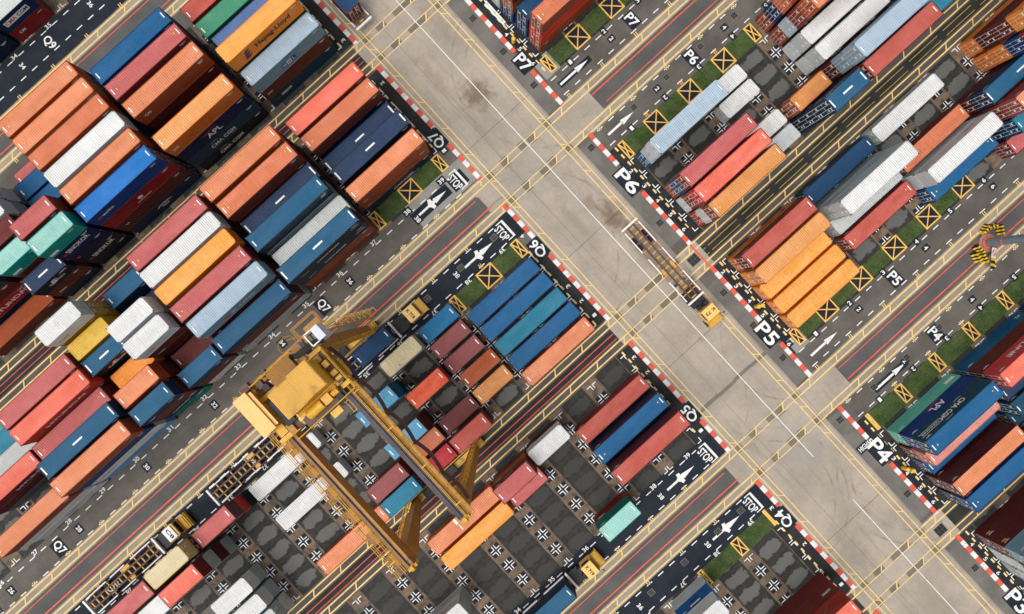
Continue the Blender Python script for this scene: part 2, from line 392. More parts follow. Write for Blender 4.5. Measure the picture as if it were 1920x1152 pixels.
# painted markings
yl = MB(); wl = MB(); rl = MB(); y2 = MB(); bx = MB(); kr = MB(); kw = MB()
def rung(mb, u, v, s, w=.17):
    # slanting rung of a ladder marking
    mb.poly([(u-.3*s-w/2, v+.4, .028), (u-.3*s+w/2+.05, v+.4, .028), (u+.3*s+w/2+.05, v-.4, .028), (u+.3*s-w/2, v-.4, .028)])
for k, v in LAD.items():
    for (a, b) in ((-FAR, FAR),):
        for dv in (-.48, .48):
            w = .1
            yl.rect(a, 9.6, v+dv-w, v+dv+w, .028); yl.rect(22.6, b, v+dv-w, v+dv+w, .028)
            yl.rect(9.6, 22.6, v+dv-.065, v+dv+.065, .028)
    for n in range(-28, 32):
        u = -7.2+5.32*n
        rung(yl, u, v, 1)
        # double ticks at the bay boundaries, on the lane side
    side = {'B1': -1, 'B2': 1, 'D1': -1, 'D2': 1, 'Bp1': -1, 'Bp2': 1}.get(k)
    if side:
        for n in range(-17, 20):
            u = (UQ if n < 0 else UP) + 6.645*(n+1 if n < 0 else n)
            if 8 < u < 26: continue
            for d in (-.2, .12):
                a, b = sorted((v+side*.58, v+side*1.25)); yl.rect(u+d-.06, u+d+.06, a, b, .028)
for (u, off, sgn) in ((21.3, 0, 1), (22.12, 0, 1), (10.0, 0, 1), (10.84, 0, 1)):
    yl.rect(u-.075, u+.075, -110, 120, .0282)
for n in range(-20, 24):
    for (u, v) in ((21.7, -33.2+5.2*n), (10.42, -31.1+5.2*n)):
        yl.poly([(u-.38, v-.46, .028), (u-.38, v-.3, .028), (u+.38, v+.46, .028), (u+.38, v+.3, .028)])
wl.rect(17.71, 17.83, -110, 46, .0284); wl.rect(17.78, 17.9, 54.5, 120, .0284)
# red and yellow gutter lines
for (va, ua, ub, w, mb) in ((-15.04, -FAR, 6.5, .06, rl), (-12.92, -FAR, 8.0, .11, rl), (-15.04, 29.6, FAR, .1, rl), (-12.9, 30.5, FAR, .07, rl),
                            (38.9, -FAR, 6.5, .07, rl), (40.95, -FAR, 7.6, .1, rl), (38.9, 29.2, FAR, .07, rl), (40.95, 29.2, FAR, .1, rl), (-69.1, -FAR, 7, .07, rl), (-67.0, -FAR, 7, .1, rl),
                            (12.9, -FAR, 8.2, .06, rl), (13.75, -FAR, 8.2, .06, rl), (-42.0, -FAR, 8.2, .05, rl), (-41.2, -FAR, 8.2, .05, rl)):
    mb.rect(ua, ub, va-w, va+w, .028)
for n in range(-1, 18):
    u = 27.0+6.645*n+.3
    for v in (12.7, 13.6):
        y2.rect(max(u, 26.8), u+5.6, v-.045, v+.045, .028)
# kerb blocks
def kerb(u, va, vb, first='r'):
    v = va; k = 0 if first == 'r' else 1
    while v < vb-.05:
        e = min(v+1.09, vb)
        (kr if k % 2 == 0 else kw).box(u-.33, u+.33, v, e-.003, 0, .13); v = e; k += 1
for s in ((25.46, -102, -43.8), (25.46, -38.9, -27.3), (25.46, -23.6, -16.9), (25.46, -11.1, -4.9), (25.46, .4, 10.8), (25.46, 15.3, 26.), (25.46, 30.4, 37.0), (25.46, 42.9, 49.3), (25.46, 54.2, 64.2), (25.46, 68.6, 79.6),
          (9.2, -102, -43.8), (9.2, -39.3, -27.2), (9.2, -23.8, -16.9), (9.2, -11.9, -5.3), (9.2, -2.0, 10.9), (9.2, 15.3, 27.3), (9.2, 30.9, 37), (9.2, 42.9, 47.8), (9.2, 51.6, 64.2), (9.2, 68.6, 100)):
    kerb(*s)
rl.rect(25.28, 25.56, 10.85, 15.25, .03)
# dashed black and yellow line in front of the block ends
for (u, a, b) in ((26.93, -36.4, -22.5), (26.88, -6.7, 9.6), (26.9, 16, 32), (26.9, 47.5, 63.9), (26.9, 69.4, 90), (7.2, -62, -45), (7.2, -36.5, -24.2), (7.3, -4.0, 9.8), (7.42, 16.1, 31.5), (7.4, 49.5, 63.5), (7.4, 69.5, 90)):
    v = a
    while v < b:
        yl.rect(u-.14, u+.14, v-.36, v+.36, .028); v += 1.38
# lane dashes
def dashes(ua, ub, vs, u0):
    for v in vs:
        n0 = math.ceil((ua-u0)/2.215); n1 = math.floor((ub-u0)/2.215)
        for n in range(n0, n1+1):
            u = u0+2.215*n
            wl.rect(u-.52, u+.52, v-.075, v+.075, .028)
dashes(-FAR, 6.2, (-20.17, -17.24), .8); dashes(-FAR, 6.2, (-10.35, -7.43), .8); dashes(-FAR, 6.2, (33.66, 36.47), .8); dashes(-FAR, 6.2, (43.52, 46.43), .8); dashes(-FAR, 6, (-75.9, -72.95), .8)
dashes(26.6, FAR, (-20.6, -17.8), 27.1); dashes(26.6, FAR, (-10.58, -7.77), 27.1); dashes(26.6, FAR, (33.24, 36.1), 27.1); dashes(26.6, FAR, (43.35, 46.06), 27.1)
# arrows
def arrow(u0, u1, v, wings):
    wl.rect(u0, u1-2.2, v-.17, v+.17, .0286)
    wl.poly([(u1-2.3, v+.42, .0286), (u1, v, .0286), (u1-2.3, v-.42, .0286)])
    if wings:
        c = (u0+u1)/2
        for s in (-1, 1):
            pts_ = [(c-.75, v, .0288), (c-.35, v+s*.42, .0288), (c-.2, v+s*.85, .0288), (c+.3, v+s*.72, .0288), (c+.25, v+s*.35, .0288), (c+.75, v, .0288)]
            wl.poly(pts_ if s > 0 else pts_[::-1])
for a in ((-1.2, 4.3, -8.9, 1), (-1.3, 4.35, -19.1, 1), (-1.3, 4.0, 35.15, 1), (-1.3, 4.0, 45.02, 1), (27.2, 32.6, -19.25, 0), (27.4, 32.4, -9.1, 0), (27.5, 32.7, 34.82, 0), (31.2, 37., 44.88, 0)): arrow(*a)
# stop lines and words
for (v, ua, s) in ((-8.95, 7.35, 1), (-19.1, 7.3, 1), (35.15, 7.3, 1), (45., 7.3, 1)):
    wl.rect(ua-.18, ua+.18, v-1.5, v+1.5, .0286); wl.rect(ua-1.1, ua-.18, v-1.5, v-1.34, .0286); wl.rect(ua-1.1, ua-.18, v+1.34, v+1.5, .0286)
    ground_text('STOP', 6.2, v, 2.3, 1.25, 'B', False)
# names at the block ends
for (t, u, v, w, h, k) in (('Q7', 8.45, -25.5, 2.5, 1.75, 'D'), ('Q6', 8.65, -3.75, 2.7, 1.75, 'D'), ('Q5', 8.75, 29.05, 2.6, 1.7, 'D'), ('Q4', 8.6, 49.75, 2.8, 1.8, 'D'),
                           ('P7', 25.35, -25.3, 2.6, 1.9, 'B'), ('P6', 24.95, -2.15, 4.0, 2.0, 'B'), ('P5', 24.95, 28.1, 3.5, 2.1, 'B'), ('P4', 25.6, 51.9, 3.6, 2.3, 'B'), ('P3', 25.6, 81.8, 3.6, 2.3, 'B')):
    ground_text(t, u, v, w, h, k)
ground_text('HIGH', 24.15, 49.9, 1.6, .8, 'A'); ground_text('5', 25.45, 49.85, .6, .8, 'B', False)
# names on the lanes
for (t, u, v, k) in (('Q7', -20.3, -18.75, 'B'), ('Q9', -23.9, -74.3, 'B'), ('Q7', -72.7, -18.7, 'B'), ('Q6', -71.2, -8.9, 'B'), ('P6', 44.1, -9.25, 'B'), ('P7', 41.3, -19.2, 'B'), ('P5', 44.2, 34.7, 'B'), ('P4', 43.1, 44.7, 'B'), ('Q7', -86, -18.7, 'B')):
    ground_text(t, u, v, 2.0, 1.5, k)
# bay numbers
for n in range(24, 40):
    u = -62.4+(n-29)*6.72
    ground_text(str(n), u, -20.62, .95, .68, 'A', n > 37)
    if n % 2 == 0: ground_text(str(n), u+.4, -18.8, .95, .68, 'B', True)
    ground_text(str(n), u-.3, -7.1, .95, .68, 'C', False)
    if n % 2 == 0: ground_text(str(n), u-.9, -8.95, .95, .68, 'B', False)
    ground_text(str(n), u-.6, 33.4, .95, .68, 'A', True)
    if n % 2 == 0 or n == 35: ground_text(str(n), u-.7, 35.2, .95, .68, 'B', False)
    ground_text(str(n), u-.3, 46.85, .95, .68, 'C', False)
    if n % 2 == 0: ground_text(str(n), u-.4, 45.05, .95, .68, 'B', False)
    ground_text(str(n), u-.3, -76.2, .95, .68, 'A', False)
    if n % 2 == 0: ground_text(str(n), u-.3, -74.4, .95, .68, 'B', False)
for n in range(1, 14):
    u = 30.5+(n-1)*6.66; w = .5 if n < 10 else .9
    ground_text(str(n), u, -20.75, w, .68, 'A'); ground_text(str(n), u+.1, -7.5, w, .68, 'C'); ground_text(str(n), u-.3, 32.9, w, .68, 'A'); ground_text(str(n), u+.1, 46.35, w, .68, 'C')
    if n % 2 == 0:
        ground_text(str(n), u+.1, -19.2, w, .68, 'B'); ground_text(str(n), u+.1, -9.25, w, .68, 'B'); ground_text(str(n), u+.1, 34.5, w, .68, 'B'); ground_text(str(n), u, 44.65, w, .68, 'B')
# row numbers at the block ends
for (u, vs, k) in ((26.35, (-30., -27.1, -24.2), 'B'), (26.3, (-2.9, 0., 2.87, 5.7, 8.6), 'B'), (26.3, (17.06, 19.9, 22.8, 25.7, 31.4), 'B'), (26.3, (54.1, 57, 59.9, 62.7), 'B'), (26.3, (71.1, 74, 76.8), 'B'),
                   (8.1, (-45.5, -37., -23.6), 'D'), (8.1, (-6.6, 3.3, 6.2, 9.0), 'D'), (8.2, (17.5, 20.4, 32.), 'D'), (8.2, (47.4, 54.5, 62.5), 'D')):
    for i, v in enumerate(vs):
        last = i == len(vs)-1
        ground_text({'B': '123456', 'D': '654321'}[k][min(5, i + (6-len(vs)))], u, v, .5, .62, k, last)
# slot corner brackets with dark pads under the crosses
sp = MB()
for blk in V0:
    if blk == 'q9': rows = range(-4, 1)
    else: rows = range(0, 6)
    u0 = UQ if blk[0] == 'q' else UP
    skip = {'q7': (5,), 'q6': (0,), 'q4': (0,), 'p7': (5,), 'p6': (0,), 'p5': (5,), 'p4': (0,)}.get(blk, ())
    for r_ in rows:
        if blk[0] == 'p' and r_ in skip: continue
        vc = V0[blk]+2.87*r_
        for n in range(0, 14):
            ua = u0+6.645*n if blk[0] == 'p' else u0+6.645*(1-n)-6.645
            if r_ in skip and n < 2: continue
            ub = ua+6.645; g_ = .13; L = .72; w = .13
            for (u, su) in ((ua+g_, 1), (ub-g_, -1)):
                for (v, sv) in ((vc-1.435+g_, 1), (vc+1.435-g_, -1)):
                    a, b = sorted((u, u+su*L)); c, d = sorted((v, v+sv*w)); wl.rect(a, b, c, d, .0288)
                    a, b = sorted((u, u+su*w)); c, d = sorted((v+sv*w, v+sv*L)); wl.rect(a, b, c, d, .0288)
            if r_ < 5 and blk != 'q9': sp.rect(ua-.95, ua+.95, vc+1.435-.85, vc+1.435+.85, .0262)
sp.build('slot_pad', M['patch_black'], kind='structure')
# crossed yellow boxes
def xbox(u0, u1, v0, v1, w=.2):
    z = .033
    black_pads.rect(u0, u1, v0, v1, .0295)
    for (a, b, c, d) in ((u0, u1, v0, v0+w), (u0, u1, v1-w, v1), (u0, u0+w, v0+w, v1-w), (u1-w, u1, v0+w, v1-w)): bx.rect(a, b, c, d, z)
    for (p, q) in (((u0+w, v0+w), (u1-w, v1-w)), ((u0+w, v1-w), (u1-w, v0+w))):
        d = Vector((q[0]-p[0], q[1]-p[1])).normalized(); n_ = Vector((-d.y, d.x))*w*.42; zz = z+.0015*(1 if p[1] < q[1] else 2)
        bx.poly([(q[0]-n_.x, q[1]-n_.y, zz), (p[0]-n_.x, p[1]-n_.y, zz), (p[0]+n_.x, p[1]+n_.y, zz), (q[0]+n_.x, q[1]+n_.y, zz)])
XB = []
for n in range(0, 6):
    uc = UP+6.72*n
    XB += [(uc+.25, uc+1.4, -7.15, -4.35) if n == 0 else (uc-1.4, uc+1.4, -7.15, -4.4)] if n < 4 else []
    XB += [(uc+.2, uc+1.5, 30.05, 32.65) if n == 0 else (uc-1.5, uc+1.4, 30.05, 32.65)]
    XB += [(uc+.25, uc+.9, 46.6, 49.5) if n == 0 else (uc-.75, uc+.7, 46.6, 49.4)]
    XB += [(uc+.25, uc+1.5, -24., -21.4) if n == 0 else (uc-1.4, uc+1.4, -24.1, -21.3)]
XB += [(52.4, 53.8, -7.25, -4.5), (-.85, 2.1, -7.05, -4.2), (5.9, 7.25, -7.0, -4.25), (-6.2, -5.0, -7.0, -4.3), (5.75, 7.1, -24., -21.4), (-.95, 1.9, -24., -21.3), (-6.6, -5.3, -24., -21.3),
       (.2, 1.7, 47.05, 49.75), (6.75, 7.3, 46.75, 49.65), (-6.3, -5.4, 47., 49.7)]
for x in XB: xbox(*x)
for (u, v) in ((33.6, -7.25), (40.5, -7.25), (47.2, -7.25), (.7, -7.2), (33.8, 46.5), (40.5, 46.5), (47, 46.5)):
    for d in (-.2, .1): bx.rect(u+d-.06, u+d+.06, v-.7, v, .033)
yl.build('yellow_marking', M['line_yellow'], kind='structure'); y2.build('yellow_marking', M['line_yellow2'], kind='structure')
wl.build('white_marking', M['line_white'], kind='structure'); rl.build('red_marking', M['line_red'], kind='structure')
bx.build('box_marking', M['box_yellow'], kind='structure')
kr.build('kerb', M['kerb_red'], kind='structure'); kw.build('kerb', M['kerb_white'], kind='structure')
letters.build('painted_lettering', M['line_white'], kind='structure'); black_pads.build('lettering_patch', M['patch_black'], kind='structure')
# drain grates
def grate(u, v, a, b, n, label):
    o = empty('drain_grate', label, 'drain', u, v, 0, 0, 'drain grates in the asphalt')
    f = MB(); f.box(u-a, u+a, v-b, v+b, 0, .036); f.build('frame', M['patch'], o)
    m = MB()
    for i in range(n):
        for k in range(2):
            w = (2*a-.16)/n; x = u-a+.08+i*w; h = (2*b-.12)/2; y = v-b+.06+k*h
            m.box(x+.02, x+w-.02, y+.02, y+h-.02, .03, .044)
    m.build('grid', M['steel_dark'], o)
ORD = ['first', 'second', 'third', 'fourth', 'fifth', 'sixth', 'seventh', 'eighth', 'ninth', 'tenth', 'eleventh', 'twelfth', 'thirteenth', 'fourteenth']
for i, v in enumerate((-35.07, -28.45, -21.82, -9.37, 5.53, 12.87, 19.35, 25.83, 32.24, 44.62, 59.25, 66.45, 73.94)):
    big = v in (12.87, 66.45)
    grate(24.3, v, .55 if not big else .85, .5 if not big else .75, 3, '%s dark drain grate in the grey verge, %s from the top along the right kerb' % ('large' if big else 'small', ORD[i]))
for lane, v, us in (('P6', -9.56, (32.9, 39.4, 46.1, 52.8)), ('Q6', -9.28, (4.9, -1.66, -8.35)), ('P4', 44.42, (31.2, 37.7, 44.2)), ('Q4', 44.62, (4.62, .07, -6.55, -13.16))):
    for i, u in enumerate(us):
        grate(u, v, .5, .45, 3, 'small square drain grate in the %s truck lane, %s from the concrete road' % (lane, ORD[i]))

# grass strips
soil = MB(); gb = MB()
def grass(u0, u1, v0, v1, dens):
    soil.rect(u0, u1, v0, v1, .0135)
    for i in range(int((u1-u0)*(v1-v0)*dens)):
        u = random.uniform(u0, u1); v = random.uniform(v0, v1)
        h0 = math.sin(u*1.1+v*.7)*math.sin(v*1.9-u*.5)
        if random.random() > .72+.4*h0: continue
        if any(a-.05 < u < b+.05 and c-.05 < v < d+.05 for a, b, c, d in XB): continue
        t = random.uniform(0, 6.283); r_ = random.uniform(.06, .17); z = random.uniform(.08, .3); w = .05
        gb.poly([(u-w*math.sin(t), v+w*math.cos(t), .014), (u+r_*math.cos(t), v+r_*math.sin(t), z), (u+w*math.sin(t), v-w*math.cos(t), .014)])
for a in ((28.6, 54, -7.1, -4.4, 55), (28.5, 62, 30.1, 32.4, 55), (28, 62, 46.7, 49.5, 55), (28.5, 52, -24., -21.5, 55), (-5.5, 6, -24., -21.4, 55), (-5, 6.4, -6.9, -4.3, 22), (-6, 6.7, 47.1, 49.7, 55), (28.7, 36, 20.2, 21.6, 4)): grass(*a)
soil.build('soil', M['soil'], kind='structure')
gb.build('grass', M['grass'], kind='stuff')

# ------------------------------------------------------------------ shipping containers
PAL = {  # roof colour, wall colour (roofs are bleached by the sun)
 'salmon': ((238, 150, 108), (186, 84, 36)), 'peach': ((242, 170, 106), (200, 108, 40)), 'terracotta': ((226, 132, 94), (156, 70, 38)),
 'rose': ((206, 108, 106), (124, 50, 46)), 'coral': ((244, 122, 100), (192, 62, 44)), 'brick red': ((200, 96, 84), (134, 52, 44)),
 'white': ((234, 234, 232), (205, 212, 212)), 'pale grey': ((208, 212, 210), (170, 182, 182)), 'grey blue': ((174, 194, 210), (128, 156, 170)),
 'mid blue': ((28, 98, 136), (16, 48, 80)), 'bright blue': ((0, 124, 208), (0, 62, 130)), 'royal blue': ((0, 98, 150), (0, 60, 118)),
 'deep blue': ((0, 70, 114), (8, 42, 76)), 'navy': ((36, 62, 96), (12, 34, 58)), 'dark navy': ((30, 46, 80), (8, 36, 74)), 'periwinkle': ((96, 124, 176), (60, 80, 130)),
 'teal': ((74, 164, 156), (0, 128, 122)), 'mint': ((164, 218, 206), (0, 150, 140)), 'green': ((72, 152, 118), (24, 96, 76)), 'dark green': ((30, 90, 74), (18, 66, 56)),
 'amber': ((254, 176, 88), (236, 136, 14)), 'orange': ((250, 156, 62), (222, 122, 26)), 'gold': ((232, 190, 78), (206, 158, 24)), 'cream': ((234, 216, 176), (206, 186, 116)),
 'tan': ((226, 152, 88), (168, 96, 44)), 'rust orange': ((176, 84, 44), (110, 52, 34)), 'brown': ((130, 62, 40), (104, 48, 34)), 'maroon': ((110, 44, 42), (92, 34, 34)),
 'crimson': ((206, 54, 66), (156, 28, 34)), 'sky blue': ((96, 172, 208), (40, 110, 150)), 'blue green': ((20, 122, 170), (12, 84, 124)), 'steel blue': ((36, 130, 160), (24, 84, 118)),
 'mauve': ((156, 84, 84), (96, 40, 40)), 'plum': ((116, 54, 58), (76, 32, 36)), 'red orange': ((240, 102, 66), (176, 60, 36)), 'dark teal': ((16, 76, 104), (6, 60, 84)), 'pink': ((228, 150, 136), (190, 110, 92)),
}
W2 = 1.219
def corr(mb, pts_fn, n, prof):
    """extruded corrugation: pts_fn(t, depth, side) gives a local point"""
    seq = []
    for i in range(n):
        for t, d in prof: seq.append((i+t, d))
    seq.append((n, 0.))
    base = len(mb.v)
    for t, d in seq:
        mb.v.append(pts_fn(t/n, d, 0)); mb.v.append(pts_fn(t/n, d, 1))
    for i in range(len(seq)-1):
        k = base+2*i; mb.f.append((k, k+2, k+3, k+1))
PROF = ((0, 0.), (.34, 0.), (.5, 1.), (.84, 1.))
CM = {}
def container_meshes(L, H):
    key = (L, H)
    if key in CM: return CM[key]
    d = {}
    f = MB(); p = .16
    for x in (0, L-p):
        for y in (-W2, W2-p): f.obb((x+p/2, y+p/2, H/2), (p/2, 0, 0), (0, p/2, 0), (0, 0, H/2-.12))
    for y in (-W2, W2-.1):
        f.obb((L/2, y+.05, H-.06), (L/2-p-.02, 0, 0), (0, .045, 0), (0, 0, .045)); f.obb((L/2, y+.05, .1), (L/2-p-.02, 0, 0), (0, .045, 0), (0, 0, .07))
    for x in (.04, L-.04):
        f.obb((x+.02, 0, H-.07), (.05, 0, 0), (0, W2-.2, 0), (0, 0, .055)); f.obb((x, 0, .1), (.035, 0, 0), (0, W2-.2, 0), (0, 0, .07))
    f.obb((L/2, 0, .1), (L/2-.2, 0, 0), (0, W2-.12, 0), (0, 0, .03))
    nf = len(f.f); c = f
    for x in (.085, L-.085):
        for y in (-W2+.078, W2-.078):
            for z in (.058, H-.058): c.obb((x, y, z), (.088, 0, 0), (0, .081, 0), (0, 0, .06))
    fm = f.mesh('container_frame', M['wall']); fm.materials.append(M['steel_brown']); fm.polygons.foreach_set('material_index', [0]*nf+[1]*(len(f.f)-nf)); d['frame'] = fm
    r = MB(); n = int(round((L-.2)/.27)); x0 = (L-n*.27)/2
    corr(r, lambda t, dd, s: (x0+t*n*.27, (-1 if s == 0 else 1)*(W2-.1), H-.022-.03*dd), n, PROF)
    r.v += [(.1, -W2+.1, H-.016), (x0, -W2+.1, H-.022), (x0, W2-.1, H-.022), (.1, W2-.1, H-.016)]; k = len(r.v); r.f.append((k-4, k-3, k-2, k-1))
    r.v += [(L-x0, -W2+.1, H-.022), (L-.1, -W2+.1, H-.016), (L-.1, W2-.1, H-.016), (L-x0, W2-.1, H-.022)]; k = len(r.v); r.f.append((k-4, k-3, k-2, k-1))
    d['roof'] = r.mesh('container_roof', M['roof'])
    w = MB(); n = int(round((L-.34)/.28)); q = (L-.32)/n
    corr(w, lambda t, dd, s: (.16+t*n*q, -W2+.012+.036*dd, .165 if s == 0 else H-.105), n, PROF)
    d['side'] = w.mesh('container_side', M['wall'])          # faces -Y (towards +v); turned round for the other side
    e = MB(); n = 8; q = (2*W2-.34)/n
    corr(e, lambda t, dd, s: (L-.02-.045*dd, -W2+.17+t*n*q, .165 if s == 0 else H-.12), n, PROF)
    d['end'] = e.mesh('container_end', M['wall'])
    # one door leaf, hinged on -Y, in the x = 0 plane
    dl = MB(); dw = W2-.17
    rows_ = 5; hz = (H-.3)/rows_
    dl.obb((.045, -dw/2-.005, H/2), (.012, 0, 0), (0, dw/2-.01, 0), (0, 0, H/2-.15))
    for i in range(rows_): dl.obb((.03, -dw/2-.005, .15+hz*(i+.5)), (.012, 0, 0), (0, dw/2-.07, 0), (0, 0, hz/2-.09))
    d['door'] = dl.mesh('container_door', M['wall'])
    lb = MB()
    for y in (-.27, -.78):
        lb.obb((.002, y, H/2), (.02, 0, 0), (0, .03, 0), (0, 0, H/2-.12))
        for z in (.2, .9, H-.9, H-.2): lb.obb((.003, y, z), (.03, 0, 0), (0, .06, 0), (0, 0, .03))
        lb.obb((-.015, y+.13, 1.02), (.012, 0, 0), (0, .14, 0), (0, 0, .022))
    d['bars'] = lb.mesh('locking_bar', M['steel'])
    pl = MB()
    pl.obb((.012, -.52, H-.5), (.004, 0, 0), (0, .2, 0), (0, 0, .09)); d['plate'] = pl.mesh('door_plate', M['white'])
    pl = MB(); pl.obb((.012, -.5, 1.45), (.004, 0, 0), (0, .13, 0), (0, 0, .13)); d['plate2'] = pl.mesh('warning_plate', M['white'])
    pl = MB(); pl.obb((.012, -.52, H-.75), (.004, 0, 0), (0, .1, 0), (0, 0, .1)); d['plate3'] = pl.mesh('warning_plate', M['bollard'])
    sm = MB()
    for (xa, xb, z_, hh) in ((L-1.55, L-.55, H-.42, .07), (L-1.4, L-.75, H-.62, .04)): sm.obb(((xa+xb)/2, -W2-.004, z_), ((xb-xa)/2, 0, 0), (0, .003, 0), (0, 0, hh/2))
    sm.obb((L-1.15, -W2-.004, H-.51), (.05, 0, 0), (0, .0028, 0), (0, 0, .1))
    d['sidemark'] = sm.mesh('side_marking', M['text_white'])
    def one(mat, *a):
        q_ = MB(); q_.obb(*a); return q_.mesh('roof_marking', M[mat])
    d['mark'] = [one('white', (x, .1*(1 if x > 1 else -1), H-.012), (.075, 0, 0), (0, .42, 0), (0, 0, .004)) for x in (.42, L-.42)]
    d['markbig'] = [one('white', (x, 0, H-.012), (.1, 0, 0), (0, .62, 0), (0, 0, .004)) for x in (.3, L-.3)]+[one('white', (L*.5, 0, H-.012), (.8, 0, 0), (0, .12, 0), (0, 0, .004))]
    d['dot'] = [one('dot', (x, y, H-.010), (.09, 0, 0), (0, .09, 0), (0, 0, .004)) for x, y in ((1.05, -.15), (L-.95, .2))]
    # all in one, for containers nobody can see into
    h = MB()
    for src in (f, r, e):
        k = len(h.v); h.v += src.v; h.f += [tuple(i+k for i in ff) for ff in src.f]
    for s in (1, -1):
        k = len(h.v); h.v += [(x if s > 0 else L-x, y*s, z) for x, y, z in w.v]; h.f += [tuple(i+k for i in ff) for ff in w.f]
    h.obb((.05, 0, H/2), (.02, 0, 0), (0, W2-.17, 0), (0, 0, H/2-.15))
    d['whole'] = (h.v, h.f)
    CM[key] = d; return d

ROWLANE = {'q8': 1, 'q7': -1, 'q6': 1, 'q5': -1, 'q4': 1, 'p7': -1, 'p6': 1, 'p5': -1, 'p4': 1, 'p3': -1, 'q9': 1}
GROUP = 'shipping containers stacked in the yard'
LABELS = {}
def put(name, u, v, z, L, H, colour, label, opt, group=GROUP, rz=0.):
    d = container_meshes(L, H)
    rc, wc = PAL[colour]
    jit = random.uniform(.94, 1.05)
    dirt = opt.get('dirt', random.choice((.0, .05, .1, .2, .3)))
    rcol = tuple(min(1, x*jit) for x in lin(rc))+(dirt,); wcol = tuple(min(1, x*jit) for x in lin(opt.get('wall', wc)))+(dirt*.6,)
    o = empty(name, label, 'container', u, v, z, rz, group)
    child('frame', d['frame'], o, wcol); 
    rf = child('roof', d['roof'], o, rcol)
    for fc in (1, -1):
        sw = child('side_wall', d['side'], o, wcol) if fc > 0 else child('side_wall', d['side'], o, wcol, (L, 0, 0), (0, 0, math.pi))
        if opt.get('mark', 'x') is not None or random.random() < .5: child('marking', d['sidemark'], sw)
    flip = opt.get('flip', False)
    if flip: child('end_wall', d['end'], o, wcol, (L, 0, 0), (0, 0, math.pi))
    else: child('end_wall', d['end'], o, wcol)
    for s in (1, -1):
        if opt.get('blank'): break
        if not flip:
            dr = child('door', d['door'], o, wcol)
            if s < 0: dr.scale = (1, -1, 1)
        else:
            dr = child('door', d['door'], o, wcol, (L, 0, 0), (0, 0, math.pi))
            if s < 0: dr.scale = (1, -1, 1)
        child('locking_bar', d['bars'], dr); child('door_plate', d['plate'], dr); child('warning_plate', d['plate2' if s > 0 else 'plate3'], dr)
    if opt.get('blank'):
        child('end_wall', d['end'], o, wcol, (L, 0, 0), (0, 0, math.pi))
    mk = opt.get('mark', 'mark')
    for me in (d[mk] if mk else ()): child('marking', me, rf)
    for me in (d['dot'] if opt.get('dot') else ()): child('warning_dot', me, rf)
    for i, t in enumerate(opt.get('text', ())): side_text(o, L, H, *t, lift=.006+.004*i)
    return o

def side_text(o, L, H, body, x, z, w, h, mat='text_white', face=1, lift=.006):
    """painted lettering on a long side; face=1 the side towards the lower right of the photo, -1 the other one"""
    me = MB()
    if face == 1: m = Matrix.Translation((x, -W2-lift, z)) @ Matrix.Rotation(R(90), 4, 'X')
    else: m = Matrix.Translation((x, W2+lift, z)) @ Matrix.Rotation(R(180), 4, 'Z') @ Matrix.Rotation(R(90), 4, 'X')
    if body.startswith('#'):
        def pg(pts):
            n = len(me.v)
            for a, b in pts:
                p = m @ Vector((a*w, b*h, 0)); me.v.append((p.x, p.y, p.z))
            me.f.append(tuple(range(n, n+len(pts))))
        kind = body[1:]
        if kind == 'bar': pg([(-.5, -.5), (.5, -.5), (.5, .5), (-.5, .5)])
        elif kind == 'slash': pg([(-.5, -.5), (-.2, -.45), (.5, .5), (.2, .4)])
        elif kind == 'wing':      # three swept feathers
            for k in range(3):
                y = -.5+k*.34; pg([(-.5+.12*k, y), (.05, y+.02), (.5, y+.34), (0., y+.26)])
                pg([(-.5+.12*k, y), (0., y+.26), (-.3+.1*k, y+.3)])
        elif kind == 'tri': pg([(-.5, -.5), (.5, .2), (.5, .5)])
        elif kind == 'disc':
            n_ = 14; pg([(.5*math.cos(6.2832*i/n_), .5*math.sin(6.2832*i/n_)) for i in range(n_)])
        elif kind == 'arc':
            for i in range(8):
                a, b = math.pi*(.15+.7*i/8), math.pi*(.15+.7*(i+1)/8)
                pg([(.5*math.cos(a), .5*math.sin(a)), (.5*math.cos(b), .5*math.sin(b)), (.46*math.cos(b), .36*math.sin(b)), (.46*math.cos(a), .36*math.sin(a))][::-1])
    else: text_on(me, body, m, w, h)
    nm = 'logo' if body.startswith('#') else 'lettering'
    child(nm, me.mesh(nm, M[mat]), o)

